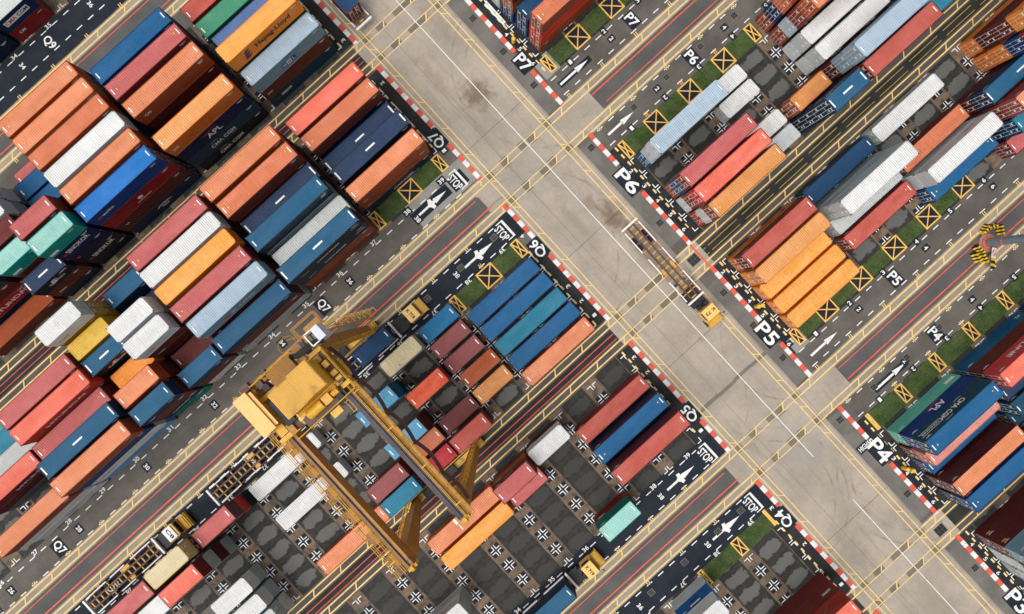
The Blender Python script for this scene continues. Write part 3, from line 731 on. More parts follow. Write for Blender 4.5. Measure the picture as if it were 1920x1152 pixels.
TIER = {0: 'on top', 1: 'second from top', 2: 'third from top', 3: 'fourth from top', 4: 'fifth from top'}
NC = [0, 0]
buried = MB(); buried_mi = []
def bay(blk, u):
    return int(math.floor((u+1.2+5.85)/6.645))+38 if blk[0] == 'q' else int(math.floor((u+1.2-27.1)/6.645))+1
def S(blk, row, u, size, n, colours, H=None, **opt):
    """a stack: block, row, left end, 40 or 20 ft, tiers, colours of the visible tiers from the top"""
    L = 12.19 if size == 40 else 6.06
    if H is None: H = 2.9 if (size == 40 and n > 1) else 2.59
    v = V0[blk]+2.87*row
    rr = int(round(row)); rl_ = rr+1 if ROWLANE[blk] > 0 else 6-rr
    tx = opt.pop('text', {}); wl_ = opt.pop('walls', {})
    for t in range(n):
        z = (n-1-t)*H
        du = 0 if t == 0 else random.uniform(-.03, .03); dv = 0 if t == 0 else random.uniform(-.02, .02)
        if t < len(colours):
            c = colours[t]
            b = 'bay %d' % bay(blk, u)
            lab = '%s %s container %s, %s, %s row from the %s truck lane' % (c, 'long' if size == 40 else 'short', TIER[t] if n > 1 else 'standing singly', b, ORD[max(0, min(5, rl_-1))], blk.upper())
            if lab in LABELS: print('DUP LABEL', lab)
            LABELS[lab] = 1
            oo = dict(opt); oo['text'] = tx.get(t, ())
            if t in wl_: oo['wall'] = wl_[t]
            put('shipping_container', u+du, v+dv, z+.03, L, H, c, lab, oo); NC[0] += 1
        else:
            me = container_meshes(L, H)['whole']; k = len(buried.v)
            buried.v += [(x_+u+du, y_-v-dv, z_+z+.03) for x_, y_, z_ in me[0]]; buried.f += [tuple(i+k for i in ff) for ff in me[1]]
            buried_mi.extend([random.randrange(5)]*len(me[1])); NC[1] += 1

# --- block Q8 (upper left)
S('q8', 1, -5.93, 40, 3, ['brick red']); S('q8', 2, -5.9, 40, 3, ['green']); S('q8', 3, -5.5, 40, 3, ['periwinkle'], mark=None)
S('q8', 4.1, -5.9, 40, 4, ['amber', 'dark green'], mark=None, dot=1, text={0: (('Hapag-Lloyd', 7.2, 1.45, 5.9, 1.15, 'text_black'), ('#wing', 2.75, 1.45, 1.4, 1.7, 'text_navy'))})
S('q8', 5.05, -5.75, 40, 3, ['grey blue', 'brown', 'dark teal'], dirt=.25, dot=1, text={0: tuple(x for k in range(3) for x in ((('#bar', 5.15+.8*k, 1.3, .78, .95, 'panel_blue' if k != 1 else 'white'),))) + (('M', 5.15, 1.3, .45, .6), ('L', 6.75, 1.3, .38, .6), ('O', 5.95, 1.3, .5, .6, 'panel_blue')), 1: (('DHC', 1.1, 1.5, .9, .5), ('#bar', 11.2, 2.3, .6, .1)), 2: (('seaco', 2.9, 1.7, 1.9, .62), ('#slash', 1.3, 1.6, .8, .5, 'text_red'))})
S('q8', 1, -19.6, 40, 4, ['royal blue', 'dark navy']); S('q8', 1.98, -19.55, 40, 4, ['rose', 'maroon'], dot=1)
S('q8', 3.1, -19.45, 40, 4, ['salmon', 'maroon'], text={0: (('CAI', 1.5, 1.7, .95, .55), ('#bar', 11.1, 2.2, .7, .1))}, walls={0: (164, 84, 46)})
S('q8', 5.08, -19.4, 40, 4, ['peach', 'dark navy', 'dark teal', 'navy'], dot=1, dirt=.3, walls={1: (2, 26, 74), 2: (12, 60, 84), 3: (8, 18, 36)},
  text={0: (('DHC', 1.1, 1.5, .9, .5),), 1: (('APL', 5.75, 1.15, 2.5, 1.2), ('#slash', 5.3, 2.1, 3.1, .5, 'text_red')), 2: (('CMA CGM', 5.6, 1.2, 4.3, .85), ('#arc', 4.4, 2., 1.6, .5), ('#bar', 7.3, .62, .9, .07)), 3: (('CMA CGM', 5.6, 1.3, 4.3, .8), ('#arc', 4.4, 2., 1.6, .5))})
S('q8', -.03, -33.0, 40, 4, ['salmon'], dot=1); S('q8', .98, -32.98, 40, 4, ['salmon'], dot=1, walls={0: (196, 110, 60)}); S('q8', 1.98, -32.92, 40, 4, ['terracotta'])
S('q8', 3.03, -32.9, 40, 4, ['white'], mark=None, dirt=.3); S('q8', 4.05, -32.9, 40, 4, ['salmon'], dot=1, walls={0: (170, 80, 40)})
S('q8', 5.1, -32.95, 40, 4, ['bright blue', 'crimson', 'maroon', 'dark navy'], flip=True, walls={3: (6, 40, 76)}, text={0: (('textline', 2.6, 1.6, 1.9, .5), ('#bar', 1.2, 1.55, .7, .3, 'text_red')), 1: (('#disc', 6., 1.6, .8, .8), ('#bar', 6.2, .85, 2.4, .14)), 2: (('UI', 1.3, 1.6, .5, .4),), 3: (('#arc', 6.2, 1.4, 3., 1.5), ('TEX', 6.2, 1.35, 1.3, .6))})
S('q8', 4.02, -40.0, 20, 5, ['rose', 'maroon', 'maroon']); S('q8', 5.05, -39.75, 20, 5, ['mint', 'dark navy', 'dark navy', 'dark navy', 'navy'], walls={1: (2, 34, 84), 2: (2, 26, 66), 3: (6, 26, 52), 4: (4, 18, 36)},
  text={0: (('#bar', .95, .75, 1.3, .55),), 1: (('SINOKOR', 3.1, 1.3, 3.7, .95), ('#disc', .75, 1.2, .5, .5, 'text_red')), 2: (('#disc', .75, 1.2, .5, .5, 'text_red'),), 3: (('SINOKOR', 3.1, 1.3, 3.7, .9), ('#disc', .75, 1.2, .5, .5, 'text_red'))})
S('q8', 1.1, -39.7, 20, 2, ['royal blue'], dirt=.05); S('q8', 2.06, -39.7, 20, 2, ['royal blue']); S('q8', 0, -39.9, 20, 1, ['rose'])
S('q8', 4.02, -46.3, 20, 4, ['mint'], text={0: (('#bar', 1.0, .75, 1.4, .55),)}, dirt=.3)
S('q8', 5.15, -46.4, 20, 3, ['navy', 'brown', 'dark navy'], mark='markbig', walls={0: (12, 26, 44), 2: (10, 24, 48)}, text={0: (('TRITON', 3.1, 1.15, 2.6, .5), ('#wing', 2.9, 1.5, 1.5, 1.0), ('#bar', 4.9, 2.0, 1.4, .1)), 1: (('Atlas', 1.3, .8, 1.2, .5),)})
S('q8', 1, -46.3, 20, 4, ['pale grey', 'white', 'pale grey']); S('q8', 2, -46.3, 20, 4, ['white', 'pale grey', 'dark navy']); S('q8', 3, -46.3, 20, 4, ['maroon', 'dark navy', 'maroon'])
S('q8', 4, -59.6, 40, 4, ['dark green', 'maroon', 'coral'], H=2.75, walls={2: (176, 48, 42)}, text={2: (('HYUNDAI', 8.2, 1.35, 6.2, .9),), 1: (('#bar', 11.2, 2.1, .8, .12, 'bollard'),)}); S('q8', 5.07, -59.55, 40, 1, ['rust orange'], dirt=.2)
# --- block Q7 (left)
S('q7', -.05, -5.8, 40, 3, ['coral'], walls={0: (150, 60, 44)}); S('q7', .95, -5.75, 40, 3, ['terracotta', 'dark navy'], dot=1, walls={0: (110, 52, 36)})
S('q7', 2.0, -5.85, 40, 2, ['navy'], mark='markbig'); S('q7', 3.0, -5.65, 40, 3, ['navy', 'dark navy'], mark='markbig', dirt=.3, walls={0: (14, 30, 50)})
S('q7', 4.08, -5.9, 40, 3, ['salmon', 'tan', 'dark navy'], dot=1, walls={0: (158, 76, 40), 1: (146, 70, 38), 2: (18, 40, 58)}, text={0: (('MOL', 2.2, 1.8, 1.3, .4, 'panel_blue'), ('CAI', .95, .9, .7, .4)), 1: (('MOL', 2.2, 2.0, 1.3, .4, 'panel_blue'), ('CAI', .95, 1.1, .7, .4)), 2: (('CARAVEL', 6.8, 1.2, 3.9, .6), ('#bar', 8.4, .55, 2.4, .14))})
S('q7', -.02, -19.4, 40, 4, ['salmon'], dot=1, dirt=.75); S('q7', 1.03, -19.25, 40, 4, ['terracotta', 'maroon'], dot=1, walls={0: (104, 48, 36)})
S('q7', 2.0, -19.2, 40, 3, ['navy'], mark='markbig'); S('q7', 3.02, -19.3, 40, 4, ['mid blue', 'pale grey'], dirt=.2, walls={0: (20, 50, 76)}, text={0: (('#bar', 11., 1.9, .8, .25),), 1: (('K LINE', 1.9, 1.9, 1.7, .35, 'text_red'),)})
S('q7', 4.08, -19.05, 40, 3, ['pale grey'], mark=None, dirt=.25); S('q7', 5.0, -19.1, 40, 4, ['mid blue', 'navy', 'rust orange', 'tan'], mark='markbig', dirt=.2, walls={0: (16, 34, 54), 1: (18, 38, 58), 2: (142, 68, 40), 3: (128, 62, 38)}, text={0: (('CONTAINER', 6.2, 1.2, 3.9, .55), ('#bar', 11, 1.7, 1.4, .14), ('#bar', 2.1, 1.1, 1.4, .12)), 1: (('CONTAINER', 6.4, 1.4, 3.9, .55), ('#bar', 11, 1.5, 1.6, .14), ('#bar', 2.1, 1.2, 1.4, .12))})
S('q7', .06, -32.35, 40, 4, ['rose'], dot=1); S('q7', 1.02, -32.5, 40, 4, ['white'], mark=None, dirt=.1); S('q7', 2.02, -32.6, 40, 4, ['amber'], mark=None, dot=1, dirt=.45)
S('q7', 3.06, -32.6, 40, 4, ['rose'], dot=1, walls={0: (128, 50, 50)}); S('q7', 4.06, -32.4, 40, 4, ['grey blue', 'brown'], text={0: (('K LINE', 7.0, 1.3, 4., .6), ('#disc', 4.1, 1.3, .9, .6, 'text_red')), 1: (('#disc', 1.1, 1.6, .7, .5),)})
S('q7', 5.08, -32.5, 40, 3, ['mid blue', 'brown', 'pale grey'], text={1: (('#bar', 1., .7, 1.1, .3), ('#bar', 11.3, 2.2, .7, .12)), 2: (('K LINE', 2.9, 1.5, 2.2, .4, 'text_red'),)})
S('q7', 0, -39.6, 20, 3, ['mid blue', 'dark navy']); S('q7', 1, -39.6, 20, 2, ['dark navy'], flip=True); S('q7', 2.0, -39.65, 20, 5, ['white', 'pale grey'], mark=None, dirt=.45)
S('q7', 3.03, -39.6, 20, 5, ['white', 'maroon', 'brown'], mark=None, dirt=.2, walls={1: (104, 46, 36), 2: (84, 38, 32)}, text={0: (('K LINE', 1.6, 1.2, 1.5, .35, 'text_red'),), 1: (('Atlas', 1.2, .7, 1.2, .45), ('#bar', 4.6, 1.4, .7, .5, 'steel_dark'))})
S('q7', 4, -39.5, 20, 2, ['maroon']); S('q7', 5.1, -39.35, 20, 3, ['mid blue', 'brown', 'white'])
S('q7', 0, -46.65, 20, 5, ['white', 'gold', 'gold'], mark=None, flip=True, dirt=.3, text={0: (('K LINE', 1.6, 1.1, 1.5, .35, 'text_red'),)}); S('q7', 1.04, -46.4, 20, 4, ['gold', 'gold'], mark=None, dirt=.55)
S('q7', 2.02, -46.35, 20, 4, ['mid blue', 'navy'], mark='markbig', walls={0: (18, 26, 40)}, text={0: (('CARAVEL', 3.2, 1.2, 3.2, .55), ('#wing', 3., 1.6, 1.2, .8))}); S('q7', 3.05, -46.2, 20, 3, ['orange'], mark=None, dot=1)
S('q7', 4.08, -46.1, 20, 4, ['salmon', 'brown', 'brown'], dirt=.3); S('q7', 5.12, -46.15, 20, 4, ['mid blue', 'brown', 'dark navy', 'teal'], dirt=.1, text={0: (('#bar', 1.1, 1.2, 1., .2),), 2: (('CARAVEL', 2.7, 1.3, 3.2, .5), ('#bar', 5.4, 1.8, .9, .12))})
S('q7', 1.25, -58.9, 40, 4, ['rose', 'maroon'], H=2.75, dirt=.35); S('q7', 2.2, -58.9, 40, 4, ['coral', 'maroon'], H=2.75, dirt=.4, walls={0: (188, 60, 42)}, text={0: (('HYUNDAI', 6.6, 1.35, 6.6, .75), ('#tri', 2.0, 1.2, 1.2, .9, 'green_sign'))})
S('q7', 3.14, -59.7, 40, 3, ['rose', 'maroon'], dot=1, mark='mark'); S('q7', 4.2, -58.85, 40, 4, ['mid blue', 'navy'], mark='markbig', dirt=.2, H=2.85); S('q7', 5.17, -59.35, 40, 4, ['salmon', 'dark navy', 'white', 'grey blue'], H=2.8, walls={1: (4, 60, 116), 0: (150, 74, 46), 3: (110, 160, 205)}, text={2: (('K LINE', 2.2, 1.4, 2.2, .4, 'text_red'),)})
S('q7', 5.12, -72.7, 40, 3, ['salmon', 'white', 'white'], H=2.8, walls={0: (134, 62, 44)}, text={1: (('K LINE', 3.4, 1.3, 2., .4, 'text_red'),), 2: (('K LINE', 6., 1.3, 2., .4, 'text_red'),)}); S('q7', 3.1, -72.5, 40, 3, ['coral', 'maroon', 'pale grey'], H=2.8, walls={0: (128, 34, 34), 2: (92, 100, 100)}, text={0: (('HYUNDAI', 9.5, 1.35, 6.2, .75),), 2: (('HANJIN', 9, 1.4, 3.4, .6, 'text_black'),)})
S('q7', 2.05, -72.9, 40, 2, ['pale grey'], mark=None); S('q7', 1.2, -72.9, 40, 2, ['steel blue'], mark=None, walls={0: (50, 80, 96)}); S('q7', 0, -72.9, 40, 1, ['teal'])
# --- block Q9 (corner)
S('q9', 0, -26.6, 20, 2, ['pale grey', 'crimson'], mark=None, walls={0: (6, 42, 76), 1: (140, 34, 36)}, text={0: (('#bar', 2.9, 1.45, 4.2, .95, 'white'), ('CMA', 1.85, 1.46, 1.8, .62, 'text_red'), ('CGM', 3.95, 1.46, 1.8, .62, 'text_navy')), 1: (('CAI', 1.5, 1.6, 1., .5), ('#bar', 5.3, 2.1, .8, .1))})
S('q9', 0, -33.3, 20, 2, ['dark navy', 'navy']); S('q9', -1, -26.5, 20, 2, ['mint'])
# --- block Q6 (middle)
for (r_, u, c, k) in ((1.02, -5.55, 'royal blue', .4), (2., -5.55, 'royal blue', .15), (3.02, -5.55, 'steel blue', .35), (4.0, -5.5, 'royal blue', .4)):
    S('q6', r_, u, 40, 1, [c], mark=None, dirt=k+.35)
S('q6', 5.02, -5.52, 40, 1, ['salmon'], dot=1)
S('q6', 0, -12.4, 20, 1, ['blue green'], dirt=.5); S('q6', .98, -12.62, 20, 1, ['mauve'], dirt=.4); S('q6', 1.98, -12.65, 20, 1, ['mauve'], dirt=.3, walls={0: (90, 36, 36)}); S('q6', 3.02, -12.28, 20, 1, ['rust orange'], dirt=.8, H=2.59); S('q6', 4.05, -12.5, 20, 1, ['tan'], dirt=.3)
S('q6', 0, -19.0, 20, 2, ['cream', 'pale grey'], dirt=.5, mark=None, walls={0: (196, 186, 160)}); S('q6', 2, -19.3, 20, 2, ['red orange', 'maroon'], dirt=.35); S('q6', 1.03, -25.45, 20, 3, ['sky blue', 'sky blue', 'steel blue'], dirt=.3, walls={0: (24, 88, 120)}); S('q6', 3.05, -25.55, 20, 3, ['sky blue', 'maroon', 'maroon'], dirt=.3, walls={0: (90, 36, 34)})
S('q6', 4.0, -18.95, 20, 1, ['plum'], dirt=.5); S('q6', 5.0, -19.05, 20, 2, ['brick red', 'maroon'], dirt=.35); S('q6', 4.03, -25.65, 20, 1, ['terracotta'], dirt=.2, walls={0: (120, 56, 36)}); S('q6', 5.05, -26., 20, 1, ['crimson'], dirt=.35)
S('q6', 4.08, -32.2, 20, 2, ['mauve', 'maroon'], dirt=.4); S('q6', 5.02, -32.1, 20, 2, ['steel blue'], dirt=.95)
S('q6', .1, -45.3, 40, 1, ['white'], mark=None, dirt=.15, blank=True); S('q6', 2.08, -45.3, 40, 1, ['white'], mark=None, dirt=.1, blank=True); S('q6', 5.08, -45.2, 40, 1, ['salmon'], dot=1)
S('q6', .02, -52.5, 20, 3, ['rose', 'maroon', 'crimson'], dirt=.3, walls={0: (84, 36, 34), 1: (170, 36, 34), 2: (18, 40, 52)}); S('q6', 0, -59.1, 20, 4, ['cream', 'rose'], mark=None, flip=True); S('q6', 1.05, -59.3, 20, 4, ['coral', 'pale grey', 'maroon', 'pale grey'], dirt=.2, walls={0: (110, 40, 36)})
S('q6', 1.05, -66., 20, 3, ['white'], mark=None, dirt=.25); S('q6', .05, -73.5, 40, 3, ['rose'], H=2.59); S('q6', 3.1, -58.8, 20, 2, ['white', 'pale grey'], mark=None, dirt=.55); S('q6', 4.12, -58.9, 20, 2, ['white', 'pale grey'], mark=None, dirt=.3); S('q6', 5.1, -58.8, 20, 2, ['pale grey', 'white'], mark=None, flip=True)
# --- block Q5 (lower middle)
S('q5', 1.0, -5.3, 40, 1, ['brick red'], H=2.9); S('q5', 2.02, -5.3, 40, 2, ['royal blue'], dot=1, walls={0: (10, 34, 66)}); S('q5', 3.05, -5.15, 40, 3, ['brick red'], walls={0: (92, 32, 32)})
S('q5', 0, -12.15, 20, 2, ['white', 'maroon'], mark=None, dirt=.2); S('q5', 5.02, -12.05, 20, 2, ['mint', 'crimson'], walls={0: (0, 118, 104), 1: (128, 36, 34)}, text={1: (('ONE', 1.4, 2.0, 1.2, .4, 'text_white', -1),)})
S('q5', .05, -18.65, 20, 3, ['rose', 'amber'], walls={0: (112, 38, 36), 1: (170, 88, 28)}, text={0: (('DAFU', 2.9, 1.4, 1.6, .35, 'text_white', -1),)}); S('q5', 1.0, -18.75, 20, 1, ['rose'])
S('q5', .1, -31.7, 40, 1, ['salmon'], mark=None, dot=1, walls={0: (186, 100, 40)}, text={0: (('Hapag-Lloyd', 6.2, 1.4, 5.5, .8, 'text_black', -1), ('#wing', 10.6, 1.4, 1.3, 1.2, 'text_navy', -1))}); S('q5', 1.1, -31.7, 40, 1, ['amber'], mark=None, dot=1)
S('q5', 3.0, -45.0, 40, 2, ['white', 'white'], mark=None, walls={0: (186, 190, 184), 1: (176, 182, 178)}, text={0: (('K LINE', 9., 1.4, 1.9, .35, 'text_red', -1),), 1: (('K LINE', 9.6, 1.4, 1.9, .35, 'text_red', -1),)})
# --- block Q4 (bottom)
S('q4', 0, -12.1, 20, 3, ['white', 'royal blue', 'white'], mark=None, walls={1: (0, 100, 170)}, text={1: (('UASC', 3.2, 1.2, 1.7, .5, 'text_navy', -1), ('#bar', 3.2, 1.95, 1.8, .3, 'white', -1))}); S('q4', 3.95, -5.15, 40, 3, ['coral', 'brown', 'maroon'], walls={0: (150, 50, 36), 1: (112, 44, 36), 2: (110, 40, 40)}, text={0: (('HYUNDAI', 4.4, 1.35, 6.2, .75, 'text_white', -1), ('#tri', 9., 1.2, 1.2, .9, 'green_sign', -1)), 1: (('DONG', 10.6, 1.5, 1.4, .5, 'text_white', -1),)})
# --- block P7 (top)
S('p7', 4.0, 28.15, 40, 3, ['terracotta', 'coral', 'rust orange'], dot=1, walls={0: (146, 70, 50), 1: (200, 56, 42), 2: (148, 66, 38)}, text={1: (('ONE', 10.6, 1.5, 1.9, .45),), 2: (('UT', 1.2, 1.5, .6, .45),)}); S('p7', 3.03, 28.15, 40, 2, ['deep blue', 'royal blue'])
S('p7', 2.0, 28.1, 40, 3, ['maroon', 'tan', 'royal blue']); S('p7', 1., 28.1, 40, 3, ['white', 'pale grey', 'white'], mark=None); S('p7', 0., 28.1, 40, 3, ['teal', 'white', 'navy'])
# --- block P6 (upper right)
S('p6', 1.02, 28.25, 40, 3, ['grey blue', 'grey blue', 'steel blue'], walls={0: (190, 198, 204), 1: (176, 188, 196), 2: (24, 88, 130)}, dirt=.15); S('p6', 1.02, 40.95, 20, 1, ['white'], mark=None); S('p6', 1.98, 40.9, 20, 1, ['white'], mark=None, dirt=.2)
S('p6', 3.08, 28.2, 40, 3, ['rose', 'mid blue', 'brick red'], dirt=.35, walls={1: (20, 84, 140), 2: (150, 66, 48)}); S('p6', 4.05, 28.2, 40, 3, ['coral', 'maroon', 'white'], dot=1, walls={0: (196, 44, 40), 1: (128, 58, 44)}, dirt=.05); S('p6', 5.02, 28.25, 40, 3, ['tan', 'white', 'red orange'], dot=1, walls={0: (132, 62, 40)}, dirt=.3)
S('p6', 4.0, 40.85, 20, 1, ['white'], mark=None, dirt=.45, walls={0: (214, 206, 190)}); S('p6', 4.98, 40.9, 20, 1, ['pale grey'], mark=None, dirt=.3); S('p6', 4.03, 47.6, 20, 2, ['tan', 'rust orange'], dirt=.2, walls={0: (150, 76, 42)}); S('p6', 5.0, 48.25, 20, 4, ['mid blue', 'navy', 'navy', 'dark navy'], mark='markbig', text={0: (('CARAVEL', 3.0, 1.3, 3.2, .5, 'text_white', -1),)})
S('p6', 0, 54.5, 40, 4, ['red orange', 'tan', 'dark navy', 'brick red'], walls={1: (206, 104, 62), 2: (10, 50, 100), 3: (150, 66, 44)}); S('p6', 1., 54.65, 40, 4, ['salmon', 'maroon', 'grey blue', 'brick red'], walls={1: (140, 50, 44), 2: (176, 192, 206), 3: (150, 62, 46)})
S('p6', 2.0, 54.55, 40, 2, ['white', 'white'], mark=None, walls={0: (196, 202, 202)}); S('p6', 3.0, 54.55, 40, 2, ['white', 'white'], mark=None, dirt=.3, walls={0: (190, 196, 196)}); S('p6', 4.02, 54.95, 40, 4, ['grey blue', 'grey blue', 'maroon', 'brick red'], mark='mark', walls={0: (140, 164, 182)}, dirt=.2); S('p6', 4.98, 54.75, 40, 4, ['brick red', 'maroon'], H=2.65, walls={0: (110, 36, 34)})
S('p6', 5.0, 68.0, 40, 2, ['steel blue', 'brown']); S('p6', 4., 68.3, 40, 1, ['deep blue']); S('p6', 3, 68., 40, 2, ['maroon'])
# --- block P5 (right)
S('p5', .06, 27.9, 40, 2, ['brick red', 'orange'], walls={0: (104, 38, 32), 1: (200, 112, 36)}, text={1: (('Hapag-Lloyd', 6., 1.4, 5., .75, 'text_black', -1), ('#wing', 10.3, 1.4, 1.2, 1.1, 'text_navy', -1))}); S('p5', 1.03, 27.85, 40, 2, ['peach', 'amber'], mark=None, dirt=.4, walls={0: (216, 134, 60)}); S('p5', 2.0, 27.8, 40, 1, ['amber'], mark=None, dot=1); S('p5', 2.98, 27.85, 40, 1, ['amber'], mark=None, dot=1, dirt=.5); S('p5', 3.98, 27.9, 40, 1, ['amber'], mark=None, dot=1, dirt=.15)
S('p5', .02, 41.45, 40, 1, ['deep blue']); S('p5', 1.1, 41.45, 40, 3, ['white', 'white', 'pale grey'], mark=None, dirt=.35, walls={0: (176, 186, 186), 1: (164, 176, 176)}, text={0: (('K LINE', 1.9, 1.3, 2., .4, 'text_red', -1),), 1: (('K LINE', 1.9, 1.5, 2., .4, 'text_red', -1),)}); S('p5', 2.0, 41.4, 40, 1, ['pale grey'], mark=None, dirt=.3); S('p5', 3.02, 41.4, 40, 1, ['brick red'], dot=1)
S('p5', .0, 54.65, 40, 1, ['white'], mark=None, walls={0: (178, 188, 188)}); S('p5', 1.98, 54.35, 40, 1, ['terracotta'], walls={0: (110, 46, 34)}); S('p5', 3.05, 54.6, 40, 2, ['white', 'white'], mark=None, dirt=.2, walls={0: (190, 196, 194)}, blank=True, text={0: (('K LINE', 9.4, 1.2, 1.8, .45, 'text_red', -1),)}); S('p5', 3.98, 54.65, 40, 1, ['royal blue'], dot=1, walls={0: (10, 60, 110)})
S('p5', 2.05, 67.6, 40, 2, ['mid blue', 'maroon'], mark='markbig'); S('p5', 3.02, 67.9, 40, 3, ['salmon', 'brick red', 'maroon'], walls={0: (150, 70, 62)}); S('p5', 3.98, 67.9, 40, 2, ['steel blue', 'dark navy'], walls={0: (10, 64, 96)}); S('p5', 4.95, 67.65, 40, 1, ['rose'], dirt=.3)
S('p5', 0, 73.95, 40, 4, ['amber', 'maroon', 'maroon', 'orange'], mark=None, walls={1: (104, 38, 36), 2: (88, 28, 32)}, text={2: (('K LINE', 9, 1.3, 3., .5, 'text_white', -1),)}); S('p5', 1, 73.95, 40, 4, ['crimson', 'royal blue', 'orange', 'orange'], walls={1: (10, 60, 110)})
# --- block P4 (right)
S('p4', 1.05, 28.3, 40, 3, ['royal blue', 'dark navy', 'teal'], mark='mark', dot=1, walls={0: (4, 66, 92), 1: (0, 52, 124), 2: (104, 196, 178)}, text={0: (('CMA CGM', 6.3, 1.4, 4.3, .9, 'text_white', -1), ('#arc', 8., .7, 1.6, -.6, 'text_white', -1), ('#arc', 4.9, 2.2, 1.6, .5, 'text_white', -1), ('#bar', 2.3, 1.85, 3.6, .1, 'text_white', -1), ('#bar', 2.3, 1., 3.6, .1, 'text_white', -1), ('CONTAINER', 2.3, 1.4, 3.2, .35, 'text_white', -1)), 1: (('APL', 6.2, 1.5, 2.5, 1.2, 'text_white', -1), ('#slash', 6., .55, 3.1, .5, 'text_red', -1)), 2: (('#bar', 11, 1.6, 1.7, .7, 'white', -1),)})
S('p4', 2.03, 28.15, 40, 2, ['pink', 'brown'], dirt=.25); S('p4', 2.98, 28.25, 40, 1, ['royal blue'], dot=1); S('p4', 4.0, 28.1, 40, 2, ['salmon', 'maroon'], walls={0: (96, 42, 36)}); S('p4', 5.0, 28.1, 40, 2, ['royal blue', 'navy'], dot=1)
S('p4', 1.05, 41.6, 40, 3, ['coral', 'maroon', 'steel blue'], walls={0: (186, 62, 64), 1: (98, 40, 38), 2: (10, 92, 136)}, dot=1, text={0: (('UNI LINE', 6.4, 1.3, 6.2, .7, 'text_white', -1),), 2: (('C', 11.2, 1.4, .8, .5, 'text_white', -1),)}); S('p4', 2.05, 41.5, 40, 2, ['navy', 'dark navy']); S('p4', 3.05, 41.5, 40, 2, ['dark teal', 'royal blue']); S('p4', 4, 41.5, 40, 1, ['dark teal']); S('p4', 5, 41.5, 40, 2, ['brown', 'maroon'])
S('p4', 1.05, 54.6, 40, 3, ['rust orange', 'brown', 'deep blue'], walls={1: (116, 54, 40), 2: (10, 54, 104)}); S('p4', 2.05, 54.6, 40, 3, ['navy', 'dark navy'])
# --- block P3 (lower right corner)
S('p3', 0, 27.65, 40, 4, ['grey blue', 'steel blue', 'maroon', 'maroon'], H=2.85, walls={1: (120, 164, 180)}, text={2: (('#bar', .9, 2.0, .7, .2, 'bollard', -1),), 3: (('#bar', .9, 2.0, .7, .2, 'bollard', -1),)}); S('p3', 1, 27.65, 40, 4, ['white', 'maroon', 'white', 'white'], mark=None); S('p3', 2, 27.65, 40, 4, ['maroon', 'navy', 'white', 'pale grey'])
print('containers', NC)
bo = buried.build('buried_containers', None, kind='stuff')
bo['label'] = 'containers buried under the upper tiers inside the dense stacks'; bo['category'] = 'containers'
for i, c in enumerate(((96, 34, 34), (16, 34, 60), (104, 48, 34), (22, 48, 82), (110, 52, 34))): bo.data.materials.append(simple('buried_paint', c, .6, 0, .15, 1.))
bo.data.polygons.foreach_set('material_index', buried_mi)

# ------------------------------------------------------------------ terminal trucks
def tractor(label, u, v, rz, code=None, white_roof=False):
    o = empty('terminal_tractor', label, 'truck', u, v, 0, rz, 'yellow terminal tractors')
    def P(mb, nm, mat): 
        ob = child(nm, mb.mesh(nm, M[mat]), o); return ob
    b = MB(); b.box(-4.4, 1.9, -.5, .5, .55, .85); b.box(-4.3, -1.5, -1.15, 1.15, .86, 1.0); b.box(-1.6, -1.0, -.95, -.3, .9, 1.9); b.box(-1.55, -1.05, .2, .8, .9, 1.6); P(b, 'chassis', 'steel_dark')
    b = MB()   # cab: bevelled shell with a sloping front
    w = 1.15
    sec = [(-.9, .8), (1.05, .8), (1.05, 1.75), (.85, 2.75), (-.9, 2.85)]
    k = len(b.v)
    for s in (-1, 1):
        for (x, z) in sec: b.v.append((x, s*(w if z < 2.2 else w-.1), z))
    n = len(sec); b.f += [tuple(range(n-1, -1, -1)), tuple(range(n, 2*n))] + [(i, (i+1) % n, n+(i+1) % n, n+i) for i in range(n)]
    P(b, 'cab', 'cab_yellow' if not white_roof else 'yellow')
    b = MB(); b.box(1.08, 2.0, -1.1, 1.1, .7, 1.35); b.box(2.003, 2.15, -1.2, 1.2, .5, 1.1); b.box(1.2, 1.8, -.9, .9, 1.353, 1.5); P(b, 'bonnet', 'yellow')
    b = MB(); b.obb((1.0, 0, 2.28), (.02, 0, 0), (0, .95, 0), (-.08, 0, .36)); b.obb((0, w-.03, 2.3), (.6, 0, 0), (0, .03, 0), (0, .0, .3)); b.obb((0, -w+.03, 2.3), (.6, 0, 0), (0, .03, 0), (0, .0, .3)); P(b, 'window', 'glass')
    if white_roof:
        b = MB(); b.box(-.85, .55, -.95, .95, 2.87, 2.95); P(b, 'roof_panel', 'white')
    if code:
        me = MB(); z = 2.97 if white_roof else 2.86
        m = Matrix.Translation((-.1, 0, z)) @ Matrix.Rotation(R(-90), 4, 'Z')
        text_on(me, code, m, 1.55, .5); child('lettering', me.mesh('lettering', M['text_black']), o)
    for x in (1.2, -2.6, -3.7):
        for s in (-1, 1):
            b = MB(); b.rod((x, s*1.2, .5), (x, s*.72, .5), .5, 14); b.rod((x, s*1.215, .5), (x, s*1.19, .5), .24, 10); P(b, 'wheel', 'black')
    b = MB()
    for s in (-1, 1): b.bar((1.1, s*1.15, 2.2), (1.35, s*1.55, 2.2), .05, .05); b.box(1.3, 1.38, s*1.55-.1, s*1.55+.1, 1.9, 2.4)
    P(b, 'mirror', 'steel_dark')
    return o

